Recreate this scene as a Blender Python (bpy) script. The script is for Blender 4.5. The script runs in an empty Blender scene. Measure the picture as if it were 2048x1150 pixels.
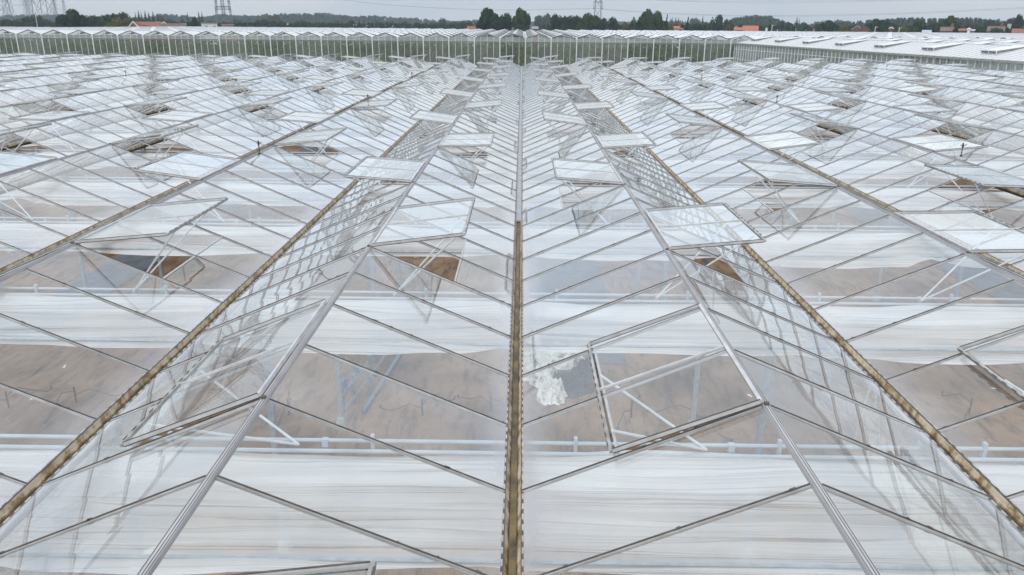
import bpy, math, random
from mathutils import Vector, Matrix, noise
random.seed(7)
R=math.radians
scene=bpy.context.scene
COL=scene.collection

# ------------------------------------------------------------------ camera
F_PX,PITCH,YAW,ROLL=1566.4,.3242,-.0100,.0081
CAM=Vector((.03,.068,8.71))
s,c=math.sin(YAW),math.cos(YAW); sp,cp=math.sin(PITCH),math.cos(PITCH); sr,cr=math.sin(ROLL),math.cos(ROLL)
FW=Vector((s*cp,c*cp,-sp)); RT=Vector((c,-s,0)); UP=Vector((s*sp,c*sp,cp))
RT2=cr*RT+sr*UP; UP2=cr*UP-sr*RT
cd=bpy.data.cameras.new('camera'); cam=bpy.data.objects.new('camera',cd); COL.objects.link(cam)
cam.matrix_world=Matrix.Translation(CAM) @ Matrix((RT2,UP2,-FW)).transposed().to_4x4()
cd.sensor_width=36; cd.lens=36*F_PX/2048; cd.clip_start=.1; cd.clip_end=9000
scene.camera=cam
def ray(px,py):
    return (FW+RT2*((px-1024)/F_PX)-UP2*((py-575)/F_PX))
def at_dist(px,py,d):          # point seen at that pixel at horizontal distance d
    v=ray(px,py); return CAM+v*(d/math.hypot(v.x,v.y))
def at_z(px,py,z):
    v=ray(px,py); return CAM+v*((z-CAM.z)/v.z)
def to_px(p):
    q=Vector(p)-CAM; d=q.dot(FW)
    if d<.3: return None
    return 1024+F_PX*q.dot(RT2)/d, 575-F_PX*q.dot(UP2)/d, d
def in_view(p,m=80):
    t=to_px(p)
    return t and -m<t[0]<2048+m and -m<t[1]<1150+m

# ------------------------------------------------------------------ materials
MATS={}
def nm(name):
    m=bpy.data.materials.new(name); m.use_nodes=True; m.node_tree.nodes.clear(); MATS[name]=m
    return m,m.node_tree.nodes,m.node_tree.links
def N(ns,t,**k):
    n=ns.new(t)
    for a,b in k.items():
        if a in n.inputs: n.inputs[a].default_value=b
        else: setattr(n,a,b)
    return n
def rgba(c): return (c[0],c[1],c[2],1)
def coords(ns,ls,scale=(1,1,1),kind='Object'):
    t=N(ns,'ShaderNodeTexCoord'); mp=N(ns,'ShaderNodeMapping'); mp.inputs['Scale'].default_value=scale
    ls.new(t.outputs[kind],mp.inputs['Vector']); return mp.outputs['Vector']
def ramp(ns,ls,src,stops):
    r=N(ns,'ShaderNodeValToRGB'); e=r.color_ramp.elements
    while len(e)<len(stops): e.new(.5)
    for q,(p,cl) in zip(e,stops):
        q.position=p; q.color=rgba(cl) if hasattr(cl,'__len__') else (cl,cl,cl,1)
    ls.new(src,r.inputs['Fac']); return r.outputs['Color']
def plain(name,c1,c2=None,rough=.6,scale=3,metal=0,bump=0,bscale=20,stretch=(1,1,1),detail=5,kind='Object',spread=(.35,.65)):
    m,ns,ls=nm(name); o=N(ns,'ShaderNodeOutputMaterial'); b=N(ns,'ShaderNodeBsdfPrincipled',Roughness=rough,Metallic=metal)
    ls.new(b.outputs[0],o.inputs[0])
    v=coords(ns,ls,stretch,kind)
    if c2 is None: c2=tuple(x*.8 for x in c1)
    t=N(ns,'ShaderNodeTexNoise',Scale=scale,Detail=detail); ls.new(v,t.inputs['Vector'])
    ls.new(ramp(ns,ls,t.outputs['Fac'],[(spread[0],c1),(spread[1],c2)]),b.inputs['Base Color'])
    if bump:
        t2=N(ns,'ShaderNodeTexNoise',Scale=bscale,Detail=4); ls.new(v,t2.inputs['Vector'])
        bp=N(ns,'ShaderNodeBump',Distance=bump,Strength=1); ls.new(t2.outputs['Fac'],bp.inputs['Height']); ls.new(bp.outputs[0],b.inputs['Normal'])
    return m
def glass(name,tint=(.93,.96,.95),dirt=.12,dirt2=.2,wave=.004,wscale=1.6,rough=.02,dcol=(.8,.82,.83),isl=True,boost=1.0,edge=0.):
    """one sheet of float glass: two-sided reflection rising towards grazing, the rest let through, and a film of dirt"""
    m,ns,ls=nm(name); o=N(ns,'ShaderNodeOutputMaterial')
    tc=N(ns,'ShaderNodeTexCoord'); g=N(ns,'ShaderNodeNewGeometry')
    add=N(ns,'ShaderNodeVectorMath',operation='ADD'); sc=N(ns,'ShaderNodeVectorMath',operation='SCALE')
    cmb=N(ns,'ShaderNodeCombineXYZ')
    for i in range(3): ls.new(g.outputs['Random Per Island'],cmb.inputs[i])
    ls.new(cmb.outputs[0],sc.inputs[0]); sc.inputs['Scale'].default_value=37.
    ls.new(tc.outputs['Object'],add.inputs[0])
    if isl: ls.new(sc.outputs[0],add.inputs[1])
    t=N(ns,'ShaderNodeTexNoise',Scale=wscale,Detail=1.); ls.new(add.outputs[0],t.inputs['Vector'])
    bp=N(ns,'ShaderNodeBump',Strength=1.,Distance=wave); ls.new(t.outputs['Fac'],bp.inputs['Height'])
    lw=N(ns,'ShaderNodeLayerWeight',Blend=.5); ls.new(bp.outputs[0],lw.inputs['Normal'])
    pw=N(ns,'ShaderNodeMath',operation='POWER'); pw.inputs[1].default_value=5; ls.new(lw.outputs['Facing'],pw.inputs[0])
    f=N(ns,'ShaderNodeMath',operation='MULTIPLY_ADD'); f.inputs[1].default_value=.957; f.inputs[2].default_value=.043; ls.new(pw.outputs[0],f.inputs[0])
    f2=N(ns,'ShaderNodeMath',operation='MULTIPLY'); f2.inputs[1].default_value=2*boost; ls.new(f.outputs[0],f2.inputs[0])
    f1=N(ns,'ShaderNodeMath',operation='ADD'); f1.inputs[1].default_value=1.; ls.new(f.outputs[0],f1.inputs[0])
    dv=N(ns,'ShaderNodeMath',operation='DIVIDE'); dv.use_clamp=True; ls.new(f2.outputs[0],dv.inputs[0]); ls.new(f1.outputs[0],dv.inputs[1])
    tr=N(ns,'ShaderNodeBsdfTransparent',Color=rgba(tint)); gl=N(ns,'ShaderNodeBsdfGlossy',Roughness=rough,Color=(.955,.985,.98,1))
    ls.new(bp.outputs[0],gl.inputs['Normal'])
    di=N(ns,'ShaderNodeBsdfDiffuse',Color=rgba(dcol)); tl=N(ns,'ShaderNodeBsdfTranslucent',Color=rgba(dcol))
    dm=N(ns,'ShaderNodeMixShader',Fac=.5); ls.new(di.outputs[0],dm.inputs[1]); ls.new(tl.outputs[0],dm.inputs[2])
    n2=N(ns,'ShaderNodeTexNoise',Scale=.9,Detail=6.,Roughness=.65); ls.new(add.outputs[0],n2.inputs['Vector'])
    mr=N(ns,'ShaderNodeMapRange'); mr.inputs['From Min'].default_value=.3; mr.inputs['From Max'].default_value=.7
    mr.inputs['To Min'].default_value=dirt; mr.inputs['To Max'].default_value=dirt2; ls.new(n2.outputs['Fac'],mr.inputs['Value'])
    r2=N(ns,'ShaderNodeMath',operation='MULTIPLY_ADD'); r2.inputs[1].default_value=.9; r2.inputs[2].default_value=.55; ls.new(g.outputs['Random Per Island'],r2.inputs[0])
    r3=N(ns,'ShaderNodeMath',operation='MULTIPLY'); ls.new(mr.outputs[0],r3.inputs[0]); ls.new(r2.outputs[0],r3.inputs[1])
    s3=N(ns,'ShaderNodeSeparateXYZ'); ls.new(tc.outputs['Object'],s3.inputs[0])
    e3=N(ns,'ShaderNodeMapRange'); e3.inputs['From Min'].default_value=5.16; e3.inputs['From Max'].default_value=5.02; e3.inputs['To Min'].default_value=0.; e3.inputs['To Max'].default_value=edge; ls.new(s3.outputs['Z'],e3.inputs['Value'])
    r4=N(ns,'ShaderNodeMath',operation='ADD'); r4.use_clamp=True; ls.new(r3.outputs[0],r4.inputs[0]); ls.new(e3.outputs[0],r4.inputs[1])
    # the slanter the view, the longer its way through the film of dirt: 1-(1-d)^(1/cos)
    l2=N(ns,'ShaderNodeLayerWeight',Blend=.5); cs=N(ns,'ShaderNodeMath',operation='SUBTRACT'); cs.inputs[0].default_value=1.; ls.new(l2.outputs['Facing'],cs.inputs[1])
    cm_=N(ns,'ShaderNodeMath',operation='MAXIMUM'); cm_.inputs[1].default_value=.06; ls.new(cs.outputs[0],cm_.inputs[0])
    iv=N(ns,'ShaderNodeMath',operation='DIVIDE'); iv.inputs[0].default_value=1.; ls.new(cm_.outputs[0],iv.inputs[1])
    om=N(ns,'ShaderNodeMath',operation='SUBTRACT'); om.inputs[0].default_value=1.; om.use_clamp=True; ls.new(r4.outputs[0],om.inputs[1])
    pp=N(ns,'ShaderNodeMath',operation='POWER'); ls.new(om.outputs[0],pp.inputs[0]); ls.new(iv.outputs[0],pp.inputs[1])
    mr=N(ns,'ShaderNodeMath',operation='SUBTRACT'); mr.inputs[0].default_value=1.; mr.use_clamp=True; ls.new(pp.outputs[0],mr.inputs[1])
    m1=N(ns,'ShaderNodeMixShader'); ls.new(mr.outputs[0],m1.inputs[0]); ls.new(tr.outputs[0],m1.inputs[1]); ls.new(dm.outputs[0],m1.inputs[2])
    m2=N(ns,'ShaderNodeMixShader'); ls.new(dv.outputs[0],m2.inputs[0]); ls.new(m1.outputs[0],m2.inputs[1]); ls.new(gl.outputs[0],m2.inputs[2])
    ls.new(m2.outputs[0],o.inputs[0]); return m
def foliage(name,c1,c2,scale=.6):
    m,ns,ls=nm(name); o=N(ns,'ShaderNodeOutputMaterial'); oi=N(ns,'ShaderNodeObjectInfo')
    g=N(ns,'ShaderNodeNewGeometry'); v=coords(ns,ls)
    t=N(ns,'ShaderNodeTexNoise',Scale=scale*6,Detail=3.); ls.new(v,t.inputs['Vector'])
    a=N(ns,'ShaderNodeMath',operation='MULTIPLY_ADD'); a.inputs[1].default_value=.35; ls.new(g.outputs['Random Per Island'],a.inputs[0]); ls.new(t.outputs['Fac'],a.inputs[2])
    cl=ramp(ns,ls,a.outputs[0],[(.4,c1),(.95,c2)])
    di=N(ns,'ShaderNodeBsdfDiffuse'); tl=N(ns,'ShaderNodeBsdfTranslucent'); ls.new(cl,di.inputs[0]); ls.new(cl,tl.inputs[0])
    mx=N(ns,'ShaderNodeMixShader',Fac=.3); ls.new(di.outputs[0],mx.inputs[1]); ls.new(tl.outputs[0],mx.inputs[2]); ls.new(mx.outputs[0],o.inputs[0])
    return m

GLASS=glass('roof_glass',dirt=.030,dirt2=.085,wave=.0036,wscale=.9,dcol=(.78,.80,.86),edge=.16)
SHUTG=glass('shut_vent_glass',dirt=.03,dirt2=.08,wave=.0034,wscale=.9,dcol=(.78,.80,.86))
SASHG=glass('vent_glass',dirt=.015,dirt2=.05,wave=.002,tint=(.90,.95,.96))
WALLG=glass('wall_glass',dirt=.10,dirt2=.22,wave=.003,rough=.05)
FARR=glass('far_roof_glass',dirt=.80,dirt2=.92,wave=.002,rough=.4,dcol=(.88,.885,.90),boost=.45)
ENDG=glass('end_wall_glass',dirt=.12,dirt2=.20,wave=.003,rough=.05)
ALU=plain('aluminium',(.55,.56,.57),(.42,.42,.42),rough=.4,metal=.35,scale=8)
ALUW=plain('white_painted_steel',(.66,.68,.70),(.54,.56,.58),rough=.6,scale=5)
RIDGE=plain('ridge_aluminium',(.42,.42,.43),(.33,.33,.34),rough=.75,scale=2)
PIPEG=plain('pale_grey_tube',(.46,.50,.54),(.40,.43,.47),rough=.6,scale=4)
PALEG=plain('pale_grey_bar',(.60,.61,.62),(.52,.53,.54),rough=.8)
MIDG=plain('mid_grey_gutter',(.20,.20,.20),(.16,.16,.16),rough=.8)
RAFT=plain('dull_dark_aluminium',(.17,.17,.165),(.13,.13,.125),rough=.7)
GAPGREY=plain('grey_vent_gap_shade',(.15,.15,.15),(.2,.2,.2),rough=.9)  # grey solid vent sides: shade of the gap under the sash, put into colour
GAPDARK=plain('dark_vent_gap_shade',(.055,.055,.05),(.09,.09,.085),rough=.9)  # shaded opening below a lifted sash, painted as dark solid faces
DARK=plain('dark_rubber',(.055,.05,.045),(.10,.09,.075),rough=.7,scale=9)
GALV=plain('galvanised_steel',(.40,.45,.50),(.30,.34,.38),rough=.5,metal=.3,scale=10)
FRAME=plain('weathered_aluminium',(.42,.42,.40),(.25,.24,.22),rough=.5,metal=.3,scale=6)
GUT0=plain('stained_gutter_metal',(.62,.55,.43),(.25,.18,.085),rough=.7,scale=3.2,stretch=(1,1.6,1),detail=9,spread=(.46,.70))
SLUDGE=plain('algae_sludge',(.030,.022,.010),(.17,.12,.035),rough=.45,scale=5,bump=.01,stretch=(1,.7,1),detail=8)
CLEAN=plain('clean_gutter_lining',(.34,.35,.37),(.24,.25,.27),rough=.45,metal=.2,scale=3)
def gutter_metal():
    m,ns,ls=nm('stained_gutter'); o=N(ns,'ShaderNodeOutputMaterial'); b=N(ns,'ShaderNodeBsdfPrincipled',Roughness=.7); ls.new(b.outputs[0],o.inputs[0])
    v=coords(ns,ls,(1,1,1)); t=N(ns,'ShaderNodeTexNoise',Scale=7.,Detail=9.,Roughness=.7); ls.new(v,t.inputs['Vector'])
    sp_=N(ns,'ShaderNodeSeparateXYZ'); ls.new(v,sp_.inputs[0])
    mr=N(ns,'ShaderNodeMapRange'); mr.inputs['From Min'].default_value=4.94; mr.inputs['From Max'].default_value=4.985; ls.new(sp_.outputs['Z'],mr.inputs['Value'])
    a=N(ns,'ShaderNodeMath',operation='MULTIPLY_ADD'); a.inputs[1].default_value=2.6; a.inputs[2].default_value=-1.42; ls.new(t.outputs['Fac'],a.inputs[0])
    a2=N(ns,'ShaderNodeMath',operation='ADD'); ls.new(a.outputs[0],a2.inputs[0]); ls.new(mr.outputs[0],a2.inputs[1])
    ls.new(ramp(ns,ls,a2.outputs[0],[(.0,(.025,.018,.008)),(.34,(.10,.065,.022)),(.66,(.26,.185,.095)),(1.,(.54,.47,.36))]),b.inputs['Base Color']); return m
GUT=gutter_metal()
SOILM=None
def soil():
    m,ns,ls=nm('sandy_soil'); o=N(ns,'ShaderNodeOutputMaterial'); b=N(ns,'ShaderNodeBsdfPrincipled',Roughness=.95)
    b.inputs['Specular IOR Level'].default_value=.15
    ls.new(b.outputs[0],o.inputs[0]); v=coords(ns,ls)
    t=N(ns,'ShaderNodeTexNoise',Scale=.35,Detail=9.,Roughness=.62,Distortion=.4); ls.new(v,t.inputs['Vector'])
    c1=ramp(ns,ls,t.outputs['Fac'],[(.33,(.14,.088,.050)),(.5,(.285,.185,.115)),(.7,(.40,.285,.19))])
    v2=coords(ns,ls,(1.6,.35,1)); t2=N(ns,'ShaderNodeTexNoise',Scale=2.2,Detail=7.,Roughness=.7); ls.new(v2,t2.inputs['Vector'])
    c2=ramp(ns,ls,t2.outputs['Fac'],[(.34,(.30,.28,.26)),(.50,(1,1,1)),(.75,(1.18,1.14,1.1))])
    mx=N(ns,'ShaderNodeMix',data_type='RGBA',blend_type='MULTIPLY'); mx.inputs[0].default_value=.75
    ls.new(c1,mx.inputs[6]); ls.new(c2,mx.inputs[7]); ls.new(mx.outputs[2],b.inputs['Base Color'])
    t3=N(ns,'ShaderNodeTexNoise',Scale=9.,Detail=8.,Roughness=.7); ls.new(v,t3.inputs['Vector'])
    bp=N(ns,'ShaderNodeBump',Distance=.06,Strength=1.); ls.new(t3.outputs['Fac'],bp.inputs['Height']); ls.new(bp.outputs[0],b.inputs['Normal'])
    return m
SOILM=soil()
def cloth():
    m,ns,ls=nm('white_shade_cloth'); o=N(ns,'ShaderNodeOutputMaterial')
    v=coords(ns,ls,(.16,7.,1.)); t=N(ns,'ShaderNodeTexNoise',Scale=1.,Detail=4.,Roughness=.5,Distortion=.9); ls.new(v,t.inputs['Vector'])
    v2=coords(ns,ls,(.22,26.,1.)); t2=N(ns,'ShaderNodeTexNoise',Scale=1.,Detail=3.,Distortion=1.1); ls.new(v2,t2.inputs['Vector'])
    bp=N(ns,'ShaderNodeBump',Distance=.05,Strength=.7); ls.new(t.outputs['Fac'],bp.inputs['Height'])
    col=(.83,.84,.86,1)
    di=N(ns,'ShaderNodeBsdfDiffuse',Color=col); tl=N(ns,'ShaderNodeBsdfTranslucent',Color=col); tr=N(ns,'ShaderNodeBsdfTransparent')
    ls.new(bp.outputs[0],di.inputs['Normal']); ls.new(bp.outputs[0],tl.inputs['Normal'])
    mx=N(ns,'ShaderNodeMixShader',Fac=.3); ls.new(di.outputs[0],mx.inputs[1]); ls.new(tl.outputs[0],mx.inputs[2])
    at=N(ns,'ShaderNodeAttribute',attribute_name='gather')      # 1 where the cloth is bunched up, 0 where it is stretched thin
    th=ramp(ns,ls,t2.outputs['Fac'],[(.36,.26),(.45,0.),(1.,0.)])     # a few thin slack lines
    th2=ramp(ns,ls,t.outputs['Fac'],[(.35,.20),(.6,0.)])
    ad=N(ns,'ShaderNodeMath',operation='ADD'); ls.new(th,ad.inputs[0]); ls.new(th2,ad.inputs[1])
    mr=N(ns,'ShaderNodeMapRange'); mr.inputs['To Min'].default_value=.36; mr.inputs['To Max'].default_value=.0; ls.new(at.outputs['Fac'],mr.inputs['Value'])
    a2=N(ns,'ShaderNodeMath',operation='ADD'); a2.use_clamp=True; ls.new(ad.outputs[0],a2.inputs[0]); ls.new(mr.outputs[0],a2.inputs[1])
    m2=N(ns,'ShaderNodeMixShader'); ls.new(a2.outputs[0],m2.inputs[0]); ls.new(mx.outputs[0],m2.inputs[1]); ls.new(tr.outputs[0],m2.inputs[2])
    ls.new(m2.outputs[0],o.inputs[0]); return m
CLOTH=cloth()
GRASS=plain('meadow_grass',(.045,.075,.02),(.08,.105,.035),rough=.9,scale=.05,detail=8)
TARPK=plain('dark_tarpaulin',(.015,.017,.022),(.05,.055,.065),rough=.4,scale=3,bump=.10,bscale=5)
TARPD=plain('black_ground_cover',(.055,.065,.08),(.10,.115,.135),rough=.5,scale=2,bump=.04,bscale=3)
TARPW=plain('white_plastic_film',(.92,.91,.86),(.24,.23,.20),rough=.45,scale=3.4,bump=.2,bscale=4,detail=7,spread=(.54,.66))  # dark noise patches painted into the white to read as shaded folds
BLACK=plain('black_plastic',(.03,.03,.03),(.06,.06,.06),rough=.5)
CONC=plain('concrete',(.42,.41,.38),(.3,.29,.27),rough=.9,scale=6)
PIPE=plain('bluish_pipe',(.22,.26,.30),(.16,.19,.23),rough=.4,scale=4)
BLUE=plain('blue_plastic',(.05,.16,.45),(.04,.12,.35),rough=.5)
CROP=foliage('tomato_crop_leaves',(.11,.165,.045),(.26,.34,.11),.2)
F_DARK=foliage('dark_leaves',(.008,.024,.014),(.040,.066,.032))
F_GREEN=foliage('green_leaves',(.014,.038,.014),(.060,.092,.032))
F_YEL=foliage('yellowing_leaves',(.05,.06,.014),(.15,.13,.03))
F_BROWN=foliage('autumn_leaves',(.045,.035,.018),(.12,.08,.04))
F_BLUE=foliage('conifer_needles',(.008,.022,.014),(.03,.05,.03))
F_GREY=foliage('grey_green_leaves',(.020,.040,.024),(.065,.095,.055))
BARK=plain('bark',(.09,.07,.05),(.05,.04,.03),rough=.9)
STEEL=plain('pylon_steel',(.16,.17,.19),(.12,.13,.15),rough=.8,scale=2)
WIRE=plain('power_cable',(.20,.20,.21),(.15,.15,.16),rough=.6)

# ------------------------------------------------------------------ mesh helper
class MB:
    def __init__(s): s.v=[]; s.f=[]; s.m=[]; s.k=0
    def quad(s,*p,k=None):
        i=len(s.v); s.v+=[tuple(q) for q in p]; s.f.append(tuple(range(i,i+len(p)))); s.m.append(s.k if k is None else k)
    def hexa(s,P,k=None):      # 8 points: bottom 4, top 4
        i=len(s.v); s.v+=[tuple(q) for q in P]
        for f in ((3,2,1,0),(4,5,6,7),(0,1,5,4),(1,2,6,5),(2,3,7,6),(3,0,4,7)):
            s.f.append(tuple(i+j for j in f)); s.m.append(s.k if k is None else k)
    def box(s,x0,x1,y0,y1,z0,z1,k=None):
        s.hexa([(x0,y0,z0),(x1,y0,z0),(x1,y1,z0),(x0,y1,z0),(x0,y0,z1),(x1,y0,z1),(x1,y1,z1),(x0,y1,z1)],k)
    def bar(s,a,b,w,h,up=(0,0,1),off=0,k=None):   # box section bar from a to b; off raises it along its own up
        a=Vector(a); b=Vector(b); d=(b-a).normalized(); u=Vector(up); sd=d.cross(u)
        if sd.length<1e-4: sd=d.cross(Vector((1,0,0)))
        sd.normalize(); u=sd.cross(d).normalized(); a=a+u*off; b=b+u*off; sd*=w/2; u*=h/2
        s.hexa([a-sd-u,a+sd-u,b+sd-u,b-sd-u,a-sd+u,a+sd+u,b+sd+u,b-sd+u],k)
    def tube(s,a,b,r0,r1=None,n=8,k=None):
        a=Vector(a); b=Vector(b); r1=r0 if r1 is None else r1; d=(b-a).normalized()
        x=d.cross(Vector((0,0,1)))
        if x.length<1e-3: x=Vector((1,0,0))
        x.normalize(); y=d.cross(x); i=len(s.v)
        for p,r in ((a,r0),(b,r1)):
            for j in range(n):
                t=2*math.pi*j/n; s.v.append(tuple(p+x*math.cos(t)*r+y*math.sin(t)*r))
        kk=s.k if k is None else k
        for j in range(n): s.f.append((i+j,i+(j+1)%n,i+n+(j+1)%n,i+n+j)); s.m.append(kk)
        s.f.append(tuple(i+j for j in reversed(range(n)))); s.m.append(kk); s.f.append(tuple(i+n+j for j in range(n))); s.m.append(kk)
    def mesh(s,name,mats):
        me=bpy.data.meshes.new(name); me.from_pydata(s.v,[],s.f)
        for m in (mats if isinstance(mats,(list,tuple)) else [mats]): me.materials.append(m)
        if any(s.m): me.polygons.foreach_set('material_index',s.m)
        me.update(); return me
    def obj(s,name,mats,parent=None,smooth=False):
        me=s.mesh(name,mats)
        if smooth: me.polygons.foreach_set('use_smooth',[True]*len(me.polygons))
        return link(name,me,parent)
def link(name,me,parent=None):
    o=bpy.data.objects.new(name,me); COL.objects.link(o)
    if parent: o.parent=parent
    return o
def tag(o,label,cat,group=None):
    o['label']=label; o['category']=cat
    if group: o['group']=group
    return o
def thing(name,label,cat,loc=(0,0,0),group=None,rz=0):
    o=bpy.data.objects.new(name,None); COL.objects.link(o); o.location=loc; o.rotation_euler=(0,0,rz)
    return tag(o,label,cat,group)
def kind(o,k): o['kind']=k; return o

# ------------------------------------------------------------------ ground
g=MB(); g.quad((-4500,-300,0),(4500,-300,0),(4500,6000,0),(-4500,6000,0)); kind(g.obj('ground',GRASS),'structure')
W=4.; ZG=5.; ZR=5.857; RISE=ZR-ZG; SL=math.hypot(2,RISE); ANG=math.atan2(RISE,2)
P=1.125; Y0=5.7-16*P; NB=78; Y1=Y0+NB*P       # 75.45
XA,XB=-52,36
g=MB(); g.quad((XA-.5,Y0-3,.004),(XB+.5,Y0-3,.004),(XB+.5,Y1,.004),(XA-.5,Y1,.004)); kind(g.obj('soil',SOILM),'structure')

# ------------------------------------------------------------------ the glasshouse in front
GH=thing('greenhouse','vast glasshouse in the foreground, clear gabled roofs with rows of propped-open vents','greenhouse')
ridges=[XA+2+4*i for i in range(22)]; gutters=[XA+4*i for i in range(23)]
# vents: which slope cells they take
def vents_for():
    out=[]
    for xr in ridges:
        for sd in (-1,1):
            y=5.7 if sd<0 else 10.2-9
            while y+2*P<=Y1+.01:
                out.append((xr,sd,y)); y+=9
    return out
VENTS=vents_for()
holes={(xr,sd,round((y-Y0)/P)+q) for xr,sd,y in VENTS for q in (0,1)}
VF=.585                                     # share of the slope a vent takes
def slope_pt(xr,sd,t,y,up=0.):              # t=0 at ridge, 1 at gutter
    n=Vector((sd*RISE/SL,0,2/SL)); half=1.93
    return Vector((xr+sd*(.035+(half-.035)*t),y,ZR-RISE*(.035+(half-.035)*t)/2))+n*up
for xr in ridges:
    gm=MB()
    for sd in (-1,1):
        for i in range(NB):
            ya,yb=Y0+i*P+.012,Y0+(i+1)*P-.012; t0=VF+.01 if (xr,sd,i) in holes else 0.
            j=[random.uniform(-.005,.005) for _ in range(4)]
            pts=[slope_pt(xr,sd,t0,ya,j[0]),slope_pt(xr,sd,1,ya,j[1]),slope_pt(xr,sd,1,yb,j[2]),slope_pt(xr,sd,t0,yb,j[3])]
            if sd>0: pts=pts[::-1]
            gm.quad(*pts[::-1])
    roof=gm.obj('roof',GLASS,GH)
    bm=MB(); keep=bm
    for sd in (-1,1):
        nrm=Vector((sd*RISE/SL,0,2/SL))
        for i in range(NB+1):
            y=Y0+i*P; near=y<32 and abs(xr)<26; own=abs(xr)<=6 and 2.3<y<15; bm=MB() if own else keep
            a,b=slope_pt(xr,sd,0,y),slope_pt(xr,sd,1.0,y)
            bm.bar(a,b,.020 if near else .013,.026 if near else .018,up=nrm,off=-.006,k=0 if near else 2)
            bm.bar(a,b,.008 if near else .011,.010,up=nrm,off=.0125 if near else .009,k=1)
            if y<16 and abs(xr)<12:      # moss crumbs and clips lying on the bar
                for q in range(3):
                    t=random.random(); p=slope_pt(xr,sd,t,y,.018); l=random.uniform(.01,.05)
                    bm.bar(p,p+(b-a).normalized()*l,.016,.008,up=nrm,k=1)
            if own: bm.obj('glazing_bar',[ALU,DARK],roof)
            bm=keep
        for (x2,s2,i) in holes:
            if x2==xr and s2==sd:
                a=slope_pt(xr,sd,VF,Y0+i*P+.015); b=slope_pt(xr,sd,VF,Y0+(i+1)*P-.015)
                bm.bar(a,b,.022,.022,up=nrm,k=0)
    kind(bm.obj('glazing_lattice',[ALU,DARK,PALEG],roof),'stuff')
    rm=MB(); rm.box(xr-.026,xr+.026,Y0,Y1,ZR-.035,ZR+.012,0)
    for q in (-.020,.002,.019): rm.box(xr+q-.002,xr+q+.002,Y0,Y1,ZR+.012,ZR+.0145,1)
    rm.obj('ridge_cap',[RIDGE,DARK],roof)
# gutters
for xg in gutters:
    gm=MB(); prof=[(-.073,.03),(-.061,.03),(-.048,-.012),(-.024,-.05),(.024,-.05),(.048,-.012),(.061,.03),(.073,.03),(.060,-.1),(-.060,-.1)]
    near=abs(xg)<10
    n=len(prof); ys=[Y0+q*(Y1-Y0)/8 for q in range(9)]
    for ya,yb in zip(ys[:-1],ys[1:]):
        for q in range(n):
            a,b=prof[q],prof[(q+1)%n]; gm.quad((xg+a[0],ya,ZG+a[1]),(xg+a[0],yb,ZG+a[1]),(xg+b[0],yb,ZG+b[1]),(xg+b[0],ya,ZG+b[1]),k=0)
    for q in (-1,1): gm.box(xg+q*.066-.006,xg+q*.066+.006,Y0,Y1,ZG+.0305,ZG+.036,k=1)
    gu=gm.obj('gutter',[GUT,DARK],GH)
    sm=MB()
    yend=15.3 if xg==0 else Y1
    sm.quad((xg-.027,Y0,ZG-.045),(xg+.027,Y0,ZG-.045),(xg+.027,yend,ZG-.045),(xg-.027,yend,ZG-.045)); sm.obj('sludge',SLUDGE,gu)
    if xg==0:
        cm=MB(); cm.box(xg-.052,xg+.052,15.3,Y1,ZG-.03,ZG+.006); cm.obj('lining',CLEAN,gu)
    if near:
        cm=MB(); y=3.2
        while y<34:
            for q in (-1,1):
                cm.box(xg+q*.076-.007,xg+q*.076+.007,y,y+.075,ZG+.031,ZG+.040,0); cm.box(xg+q*.076-.007,xg+q*.076+.007,y+.08,y+.135,ZG+.031,ZG+.035,1)
            y+=.14
        cm.obj('glass_clips',[FRAME,BLACK],gu)
# open and shut vents -----------------------------------------------------
L=1.24
def vent_meshes(sd,deg):
    """sash hinged on the ridge, running outward along sd*x; deg above the horizontal at its free edge"""
    a=R(deg); e=Vector((sd*math.cos(a),0,math.sin(a))); n=Vector((-sd*math.sin(a),0,math.cos(a))); Wd=2*P
    o=Vector((sd*.045,0,.03))
    pt=lambda u,y,h=0.: o+e*u+Vector((0,y,0))+n*h
    pm=MB()
    for ya,yb in ((.02,P-.012),(P+.012,Wd-.02)):
        q=[pt(.02,ya),pt(L-.02,ya),pt(L-.02,yb),pt(.02,yb)]
        if sd<0: q=q[::-1]
        pm.quad(*q)
    fm=MB()
    for y in (0.,Wd): fm.bar(pt(0,y),pt(L,y),.018,.030,up=n,k=0); fm.bar(pt(0,y),pt(L,y),.010,.006,up=n,off=.0185,k=1); fm.bar(pt(0,y),pt(L,y),.022,.010,up=n,off=-.0205,k=1)
    fm.bar(pt(0,P),pt(L,P),.020,.024,up=n,k=0)
    fm.bar(pt(L+.014,-.015),pt(L+.014,Wd+.015),.028,.026,up=n,k=2); fm.bar(pt(-.0,-.0),pt(-.0,Wd),.03,.03,up=n,k=0)
    fm.bar(pt(L+.014,0,-.017),pt(L+.014,Wd,-.017),.026,.008,up=n,k=1)
    y=.06
    while y<Wd-.1: fm.bar(pt(L+.030,y,.017),pt(L+.030,y+.07,.017),.010,.006,up=n,k=1); y+=.16
    fm.box(-.018,.018,-.035,.0,-.02,.032,k=1)
    rods=[]
    for fr in (.16,.66):
        r=MB(); r.tube(pt(L-.03,fr*Wd,-.03),(sd*.12,P+.02,4.78-ZR),.014,n=6); rods.append(r)
    return pm,fm,rods
variants={}
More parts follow.
